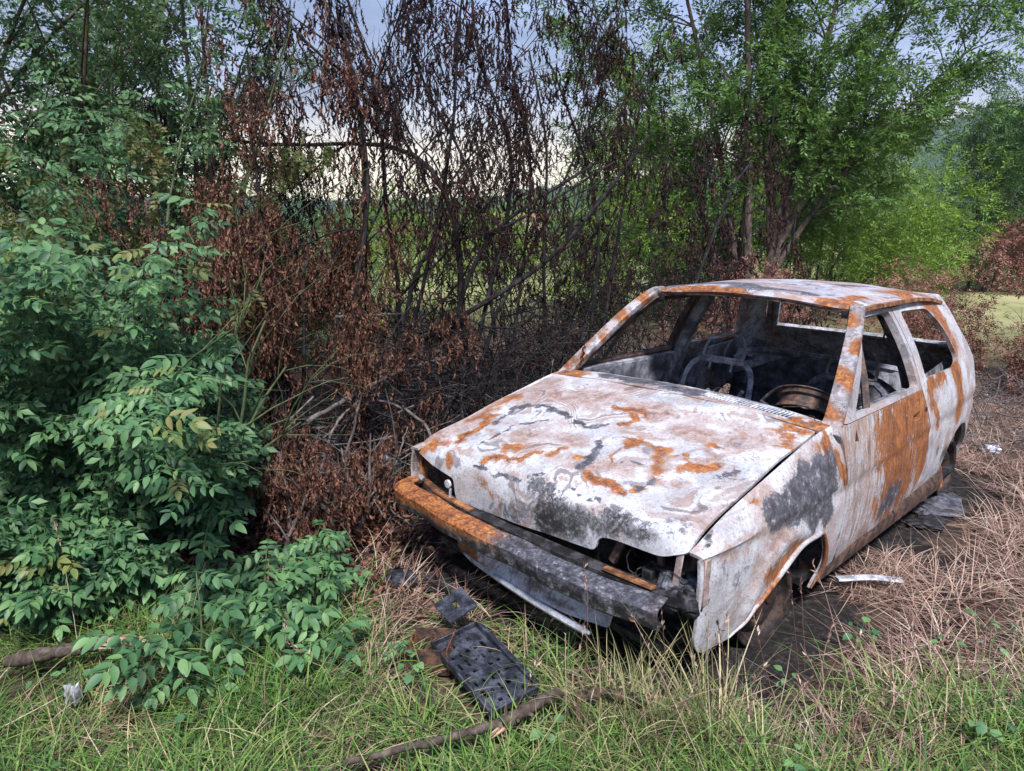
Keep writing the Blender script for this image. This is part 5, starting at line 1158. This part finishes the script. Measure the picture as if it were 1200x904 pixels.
def d_olive(rr, dd, P): return (.25+.75*clump(P, 2.6, 1.))*sstep(.55, .0, dd-edge(rr))*not_car(P)*(1-.75*dryness(rr, dd))*(1-.8*shade(rr, dd))
def d_straw(rr, dd, P):
    right = dryness(rr, dd)*sstep(9., 6., dd); return np.clip(right+.42*sstep(3.2, 2.6, dd), 0, 1)*(.2+.8*clump(P, 1.9, 4.))*not_car(P)*(1-.7*shade(rr, dd))
def G(name, parts, mat, label):
    v = []; f = []; n = 0
    for a, b in parts: v.append(a); f.append(b+n); n += len(a)
    v = np.vstack(v); f = np.vstack(f); o = mesh_obj(name, v, f, mat, None, True); tag(o, label, 'grass', kind='stuff'); print(name, len(f))
# green
C = zone(r, 3900, -2.4, 2.4, 1.45, 2.95, d_green); P, a, q, s_ = tuft(r, C, 24, .04); k = len(P)
parts = [blades(r, P, s_*r.uniform(.08, .30, k), r.uniform(.0022, .0065, k), np.abs(r.normal(.25, .3, k))+.3*q, r.uniform(.4, 2.2, k), 5, a)]
P = zone(r, 16000, -2.5, 2.5, 1.45, 3.1, d_green); k = len(P); parts.append(blades(r, P, r.uniform(.06, .22, k), r.uniform(.002, .005, k), np.abs(r.normal(.3, .3, k)), r.uniform(.3, 1.4, k)))
G('green_grass', parts, M['grass'], 'lush green grass along the foreground')
C = zone(r, 1500, -2.3, 2.4, 1.5, 3.0, d_olive); P, a, q, s_ = tuft(r, C, 16, .04); k = len(P)
parts = [blades(r, P, s_*r.uniform(.10, .34, k), r.uniform(.0016, .0038, k), np.abs(r.normal(.35, .35, k))+.3*q, r.uniform(.5, 2.3, k), 5, a)]
G('fading_grass', parts, M['olive'], 'half dry olive grass mixed into the foreground')
# dead grass: standing tussocks over a matted layer of fallen stems
P = zone(r, 125000, -2.0, 5.4, 1.7, 8.5, d_straw); k = len(P); P[:, 2] += r.uniform(0, .09, k)**1.3
parts = [blades(r, P, r.uniform(.10, .38, k), r.uniform(.0016, .0040, k), r.uniform(1.05, 1.68, k), r.uniform(-.2, .5, k), 3)]
C = zone(r, 4200, -1.5, 5.0, 1.7, 7.5, d_straw); P, a, q, s_ = tuft(r, C, 15, .05); k = len(P)
wind = 2.2+.9*wave(P[:, 0]*.9, P[:, 1]*.9, 1.5, 6.)
parts.append(blades(r, P, s_*r.uniform(.08, .32, k), r.uniform(.0018, .0040, k), np.abs(r.normal(.3, .3, k))+.2*q, r.uniform(.6, 2.2, k), 5, np.where(r.uniform(0, 1, k) < .55, wind+r.normal(0, .6, k), a)))
G('dry_grass', parts, M['straw'], 'matted pinkish dry grass to the right of the car')
# pale tussocks by the near front corner of the car
C = np.array([(.80, -.02), (.86, .06), (.72, -.08), (.66, -.10), (1.05, .02), (.60, -.14), (.94, -.02)]); C = np.column_stack([C, H(C[:, 0], C[:, 1])])
P, a, q, s_ = tuft(r, C, 75, .04); P = P[:]; k = len(P); ok = not_car(P)
G('pale_tussock', [blades(r, P, s_*r.uniform(.2, .52, k), r.uniform(.002, .0045, k), np.abs(r.normal(.12, .15, k))+.22*q, r.uniform(.2, 1.5, k), 6, a)], M['olive'], 'long pale grass tussocks against the near front corner of the car')
# tall pale stalks with seed heads by the near front corner
def stalks():
    pl = Plant(); rr = np.random.default_rng(77); n = 0
    for k in range(62):
        b = V(rr.uniform(.20, 1.2), rr.uniform(1.55, 1.95)) if k < 40 else V(rr.uniform(-1.6, 2.4), rr.uniform(1.6, 2.4)); b[2] = gz(b)
        if abs(b[0]) < .80 and b[1] > -.05: continue
        L_ = rr.uniform(.28, .62); P = wander(rr, b, (rr.normal(0, .28), rr.normal(0, .28), 1), L_, 7, .05, .05); pl.limb(P, np.linspace(.0017, .0008, 7), 3)
        m = rr.integers(7, 16); t = rr.uniform(.82, 1, m)*(len(P)-1.001); i = t.astype(int); o = P[i]+(P[i+1]-P[i])*(t-i)[:, None]; pl.leaves(leaflet(.3, .3, .1, 2), o, norm(P[-1]-P[-2])+rr.normal(0, .35, (m, 3)), rr.normal(0, 1, (m, 3)), rr.uniform(.012, .024, m))
    v = np.vstack(pl.tv); f = np.vstack(pl.tf); f = np.vstack([f[:, [0, 1, 2]], f[:, [0, 2, 3]]]); lv = np.vstack(pl.lv); lf = np.vstack(pl.lf)
    o = mesh_obj('seed_stalks', np.vstack([v, lv]), np.vstack([f, lf+len(v)]), M['straw']); tag(o, 'tall pale grass stalks with seed heads in front of the near wing', 'grass', kind='stuff')
stalks()
def litter(name, label, n, box, mat, dens, seed, sc=(.02, .055), hmax=.03):
    rr = np.random.default_rng(seed); pl = Plant(); P = zone(rr, n, *box, dens); P[:, 2] += .006+rr.uniform(0, hmax, len(P)); k = len(P)
    T = [leaflet(.45, .4, .5, 3), leaflet(.35, .6, -.4, 3)]; scatter(pl, rr, T, P, np.column_stack([rr.normal(0, 1, (k, 2)), rr.normal(0, .25, k)]), rr.normal(0, .6, (k, 3))+[0, 0, 1], *sc)
    o = pl.build_leaves(name, M[mat]); tag(o, label, 'leaves')
litter('leaf_litter', 'fallen red-brown leaves under the scorched tree', 16000, (-1.9, -.1, 2.5, 4.4), 'dry_leaf', lambda a, b, P: np.exp(-((a+.95)/.5)**2-((b-3.25)/.55)**2)*not_car(P), 301, hmax=.10)
litter('leaf_litter', 'scattered brown leaves between the foreground grass', 6000, (-2.2, 2.2, 1.5, 3.0), 'dry_leaf', lambda a, b, P: .35*clump(P, 3., 8.)*not_car(P), 302)
litter('leaf_litter', 'charred leaf scraps on the burnt ground behind the car', 14000, (-1.2, 3.4, 3.6, 7.5), 'char_leaf', lambda a, b, P: .6*not_car(P), 303)
# ------------------------------------------------------------------ loose things on the ground
def thing_mesh(name, mb, mat, label, cat, smooth=True, sharp=40, grp=None): return tag(mb.build(name, mat, None, smooth, sharp), label, cat, grp)
# black perforated tray: a shallow moulding with slots, bent upper flap
tr = empty('perforated_tray', (.19, -.285, .185), 'black perforated plastic tray lying in the grass below the bumper', 'tray'); tr.rotation_euler = (R(6), R(8), R(-8)); tr.scale = (.95, .95, .95)
rt = np.random.default_rng(5); hs = []
for i in range(7):
    for j in range(5):
        x, y = -.155+.052*i+rt.uniform(-.004, .004), -.066+.033*j; wx, wy = rt.choice([.007, .012, .018]), rt.choice([.005, .008])
        if rt.uniform() < .82: hs.append(rpoly([(x-wx, y-wy), (x+wx, y-wy), (x+wx, y+wy), (x-wx, y+wy)], .003, 2))
panel('plate', rpoly([(-.19, -.095), (.19, -.095), (.19, .095), (-.19, .095)], .008), lambda Q: np.column_stack([Q[:, 0], Q[:, 1], .004*np.sin(Q[:, 0]*14)]), (0, 0, 1), M['black_plastic'], tr, holes=hs, s=.022, th=.006)
m = MB()
for y in (-.098, .098): m.box((0, y, .006), (.392, .008, .028), bev=.002)
for x in (-.194, .194): m.box((x, 0, .006), (.008, .188, .028), bev=.002)
m.box((0, .108, .012), (.38, .012, .008)); m.build('edge_rail', M['black_plastic'], tr)
panel('flap', rpoly([(-.07, -.06), (.06, -.06), (.07, .06), (-.06, .06)], .01), lambda Q: np.column_stack([Q[:, 0]-.31, Q[:, 1]+.075, .03+.16*Q[:, 0]*0+.02*np.sin(Q[:, 1]*20)]), (0, 0, 1), M['black_plastic'], tr, s=.02, th=.008, holes=[rpoly([(-.02, -.01), (.02, -.01), (.02, .01), (-.02, .01)], .003)])
tb = empty('tin_box', (-.02, -.335, .125), 'small rusty open tin box beside the perforated tray', 'box'); tb.rotation_euler = (R(4), R(-5), R(35))
m = MB(); m.box((0, -.062, .045), (.15, .004, .10)); m.box((0, .062, .045), (.15, .004, .10)); m.build('side', M['dark_rust'], tb, False)
m = MB(); m.box((.076, 0, .045), (.004, .128, .098)); m.box((-.076, 0, .040), (.004, .128, .088)); m.build('end', M['rust'], tb, False)
m = MB(); m.box((0, 0, .002), (.148, .12, .004)); m.build('bottom', M['dark_rust'], tb, False)
def branch(name, P, r0, r1, mat, label, ends=None, seed=0, knots=3, cat='branch'):
    rr = np.random.default_rng(seed); P = spline(P, 26)+rr.normal(0, .0022, (26, 3)); rad = np.linspace(r0, r1, 26)*(1+.10*np.sin(np.arange(26)*1.3+seed)+rr.normal(0, .05, 26))
    o = empty(name, tuple(P[0]), label, cat); P = P-P[0]; m = MB(); m.tube(P, rad, 9); m.build('wood', M[mat], o, sharp=60)
    for k in range(knots):
        i = rr.integers(4, 22); d = rr.normal(0, 1, 3); d[2] = abs(d[2]); m = MB(); m.tube([P[i], P[i]+norm(d)*rad[i]*1.9], [rad[i]*.45, rad[i]*.25], 6); m.build('knot', M[mat], o)
    if ends:
        for e in ends:
            p, t = (P[0], norm(P[0]-P[2])) if e == 0 else (P[-1], norm(P[-1]-P[-3])); rr_ = r0 if e == 0 else r1; m = MB()
            for k in range(7):
                off = norm(np.cross(t, rr.normal(0, 1, 3)))*rr_*rr.uniform(.1, .75); m.tube([p+off-t*.02, p+off*.9+t*rr.uniform(.01, .05)], [rr_*.35, rr_*.08], 5)
            m.build('splintered_end', M['cut_wood'], o)
    return o
branch('fallen_branch', [(.24, -.86, .17), (.378, -.608, .195), (.444, -.445, .20)], .009, .014, 'bark', 'thin broken branch lying across the bottom of the picture', seed=1)
branch('broken_branch', [(.452, -.445, .195), (.466, -.33, .21), (.485, -.22, .215)], .021, .017, 'bark', 'short thick snapped stick with a pale end below the tray', [0], 2, 2)
branch('broken_branch', [(.50, -.17, .18), (.58, -.10, .20), (.665, -.035, .19)], .015, .021, 'dark_rust', 'reddish brown rotten stick in the grass below the bumper end', [1], 3, 4)
branch('broken_log', [(-.885, -1.44, .20), (-.80, -1.30, .22), (-.735, -1.19, .23)], .024, .022, 'bark', 'broken log with a pale torn end at the lower left', [1], 4, 2, 'log')
branch('broken_log', [(-.725, -1.175, .232), (-.70, -1.13, .23), (-.665, -1.085, .22)], .018, .020, 'cut_wood', 'pale torn end piece of the broken log under the sapling leaves', None, 5, 0, 'log')
branch('bare_stick', [(-.83, -.80, .13), (-.975, -.576, .21), (-1.10, -.33, .24), (-1.234, -.087, .27)], .006, .009, 'grey_twig', 'straight bare grey stick leaning between the sapling and the scorched tree', None, 6, 1)
branch('bramble_cane', [(-1.72, -1.45, .36), (-1.50, -1.20, .40), (-1.25, -.98, .37), (-1.0, -.82, .31)], .005, .003, 'cut_wood', 'thin tan cane arching across the base of the elder shrub', None, 7, 0, 'cane')
for k, (P, r0, r1, lb) in enumerate([([at(520, 640, 3.45), at(505, 560, 3.5), at(500, 500, 3.6), at(440, 470, 3.75), at(395, 500, 3.8)], .011, .005, 'bent grey branch curving up left of the headlight'), ([at(360, 660, 3.3), at(375, 560, 3.4), at(392, 500, 3.5), at(420, 470, 3.6)], .010, .005, 'grey upright stick inside the brown leaves'), ([at(405, 650, 3.35), at(400, 560, 3.45), at(415, 500, 3.5), at(430, 440, 3.6)], .009, .005, 'pale crooked stick among the brown leaves left of the car'), ([at(440, 640, 3.4), at(450, 590, 3.5), at(462, 550, 3.5), at(478, 500, 3.6)], .008, .004, 'thin pale stick left of the headlight opening'), ([at(300, 600, 3.1), at(285, 540, 3.15), at(275, 500, 3.2), at(290, 480, 3.2)], .008, .004, 'grey bent twig at the edge of the elder shrub'), ([at(360, 495, 3.5), at(420, 460, 3.7), at(470, 435, 3.9), at(520, 420, 4.1)], .013, .008, 'grey dead limb lying level above the brushwood'), ([at(395, 372, 3.9), at(430, 370, 3.95), at(470, 368, 4.0)], .010, .005, 'short level grey limb sticking out of the brown leaves')]):
    branch('dead_branch', P, r0, r1, 'grey_twig', lb, None, 20+k, 2)
# chrome trim, rubber, slag, litter
m = MB(); v, f = sweep(spline([(.74, 1.30, .165), (.84, 1.41, .172), (.94, 1.50, .165)], 10), [(-.022, 0), (-.016, .007), (.016, .007), (.022, 0), (.016, -.004), (-.016, -.004)], (.7, -.7, 0)); m.add(v, f); thing_mesh('trim_strip', m, M['ash_steel'], 'dull silver trim strip lying in the dry grass beside the door', 'trim')
def lump(name, c, s, mat, label, cat, seed, rough=.25, flat=1.):
    rr = np.random.default_rng(seed); m = MB(); n, k = 12, 8; ph = rr.uniform(0, 6, 6); v = []; 
    for i in range(k+1):
        for j in range(n):
            a, b = math.pi*i/k, 2*math.pi*j/n; p = np.array([math.sin(a)*math.cos(b), math.sin(a)*math.sin(b), math.cos(a)]); q = 1+rough*(math.sin(3*p[0]+ph[0])*math.sin(4*p[1]+ph[1])+.6*math.sin(6*p[2]+5*p[0]+ph[2])+.4*math.sin(9*p[1]+ph[3]))
            v.append(np.array(c)+p*q*np.array(s))
    f = [(i*n+j, i*n+(j+1) % n, (i+1)*n+(j+1) % n, (i+1)*n+j) for i in range(k) for j in range(n)]; m.add(v, f); return thing_mesh(name, m, mat, label, cat, True, 50)
lump('rubber_scrap', (-.56, -.085, .15), (.085, .06, .035), M['black_plastic'], 'black rubber scrap on the ground left of the bumper', 'scrap', 11, .15)
lump('stone_block', at(430, 472, 4.1), (.12, .10, .10), M['blue_steel'], 'grey block half hidden among the burnt twigs', 'stone', 12, .12)
lump('stone_block', at(452, 545, 3.75), (.09, .08, .08), M['blue_steel'], 'dark grey block low beside the headlight', 'stone', 13, .12)
lump('melted_slag', (.74, 2.78, .115), (.12, .22, .016), M['blue_steel'], 'puddle of melted grey alloy beside the rear wheel', 'slag', 14, .35)
lump('melted_slag', (.78, 2.45, .115), (.09, .16, .016), M['soot'], 'dark sooty slag lump under the sill ahead of the rear wheel', 'slag', 15, .35)
lump('crumpled_paper', (.70, 4.12, .15), (.05, .04, .035), M['bright'], 'small white crumpled scrap behind the car at the right', 'litter', 16, .4)
lump('paper_scrap', (-.60, -1.32, .17), (.012, .02, .035), M['bright'], 'small white scrap in the grass at the lower left', 'litter', 17, .4)
lump('plastic_scrap', at(146, 726, 2.62), (.035, .025, .05), M['black_plastic'], 'shiny black plastic scrap behind the sapling', 'litter', 18, .35)
lump('charred_rag', (-.42, .02, .14), (.09, .06, .03), M['soot'], 'charred rag under the left end of the bumper', 'scrap', 19, .3)
# loose wheel rim lying inside the car behind the dash
wr = empty('loose_wheel_rim', (.42, 1.53, .835), 'rusty steel wheel rim lying inside the car behind the dashboard', 'wheel rim')
for nm, dat in (('rim', None), ('disc', None)):
    o = mesh_obj('rim', *rim_d, M['dark_rust'], wr, True, 40) if nm == 'rim' else disc_d.build('disc', M['dark_rust'], wr)
wr.rotation_euler = (R(55), R(6), R(18)); wr.scale = (.82, .82, .82)
# broad-leaved weeds
def weeds():
    rr = np.random.default_rng(9); pl = Plant(); T = [leaflet(.75, .12, .25, 4), leaflet(.6, .15, .3, 4)]
    for k in range(34):
        b = V(rr.uniform(-1.9, 1.9), rr.uniform(1.55, 2.6)); b[2] = gz(b)
        if abs(b[0]) < .85 and b[1] > -.1: continue
        m = rr.integers(3, 7); a = rr.uniform(0, 6.28, m); hgt = rr.uniform(.03, .12); o = b+np.column_stack([np.cos(a)*.03, np.sin(a)*.03, np.full(m, hgt)+rr.normal(0, .02, m)]); pl.leaves(T[k % 2], o, np.column_stack([np.cos(a), np.sin(a), rr.normal(0, .3, m)]), rr.normal(0, .25, (m, 3))+[0, 0, 1]+.5*TOCAM(o), rr.uniform(.018, .045, m))
        for q in o: pl.limb(np.array([b, (b+q)/2+[0, 0, .01], q]), .0012, 3)
    v = np.vstack(pl.tv); f = np.vstack(pl.tf); f = np.vstack([f[:, [0, 1, 2]], f[:, [0, 2, 3]]]); lv = np.vstack(pl.lv); lf = np.vstack(pl.lf)
    tag(mesh_obj('weeds', np.vstack([v, lv]), np.vstack([f, lf+len(v)]), M['elder_bright']), 'small broad-leaved weeds dotted through the foreground grass', 'weeds', kind='stuff')
weeds()
# ------------------------------------------------------------------ houses far across the valley
def plain(name, c, rough=.8):
    t = NT(name); n = t.noise(1.2, 4); return t.set(Base_Color=t.mix(t.math('MULTIPLY', n, .4), c, tuple(k*.6 for k in c)), Roughness=rough)
M['plaster'] = plain('pink_plaster', (.55, .42, .38)); M['tile'] = plain('roof_tile', (.32, .13, .08)); M['pane'] = plain('dark_window', (.03, .04, .05), .2)
def house(u, v, d, size, rz, label):
    p = at(u, v, d); sx, sy, sz = size; o = empty('house', (p[0], p[1], p[2]), label, 'house', 'houses across the valley'); o.rotation_euler = (0, 0, R(rz))
    MB().box((0, 0, sz/2-3), (sx, sy, sz+6)).build('wall', M['plaster'], o, False)
    hx, hy, e = sx/2+.5, sy/2+.5, sz+sy*.28; m = MB(); m.add([(-hx, -hy, sz), (hx, -hy, sz), (hx, hy, sz), (-hx, hy, sz), (-hx, 0, e), (hx, 0, e)], [(0, 1, 5, 4), (2, 3, 4, 5), (0, 4, 3), (1, 2, 5), (0, 3, 2, 1)]); rf = m.build('roof', M['tile'], o, False); MB().box((sx*.2, sy*.15, e), (.8, .8, 1.6)).build('chimney', M['plaster'], rf, False)
    n = int(sx//3)
    for i in range(n):
        for fl in (1.6, 4.4):
            if fl+1.4 < sz:
                wn = MB().box((-sx/2+sx*(i+.5)/n, -sy/2-.02, fl), (1.1, .1, 1.3)).build('window', M['pane'], o, False)
house(612, 279, 230, (15, 9, 5.6), 40, 'pinkish house across the valley left of the bare stems'); house(742, 247, 300, (18, 9, 5.6), 30, 'pinkish house on the hillside behind the bare stems'); house(455, 300, 210, (13, 9, 5.6), 50, 'house across the field behind the hanging leaves')

# ------------------------------------------------------------------ evening haze in the valley
def haze():
    t = bpy.data.materials.new('haze'); t.use_nodes = True; n = t.node_tree; n.nodes.clear(); o = n.nodes.new('ShaderNodeOutputMaterial'); v = n.nodes.new('ShaderNodeVolumePrincipled'); v.inputs['Color'].default_value = (.78, .86, 1, 1); v.inputs['Density'].default_value = .0004; v.inputs['Anisotropy'].default_value = 0; n.links.new(v.outputs[0], o.inputs['Volume'])
    tag(MB().box((CAM[0], CAM[1], 48), (2060, 2060, 130)).build('haze', t, None, False), 'thin evening haze over the valley', 'haze', kind='stuff')
haze()
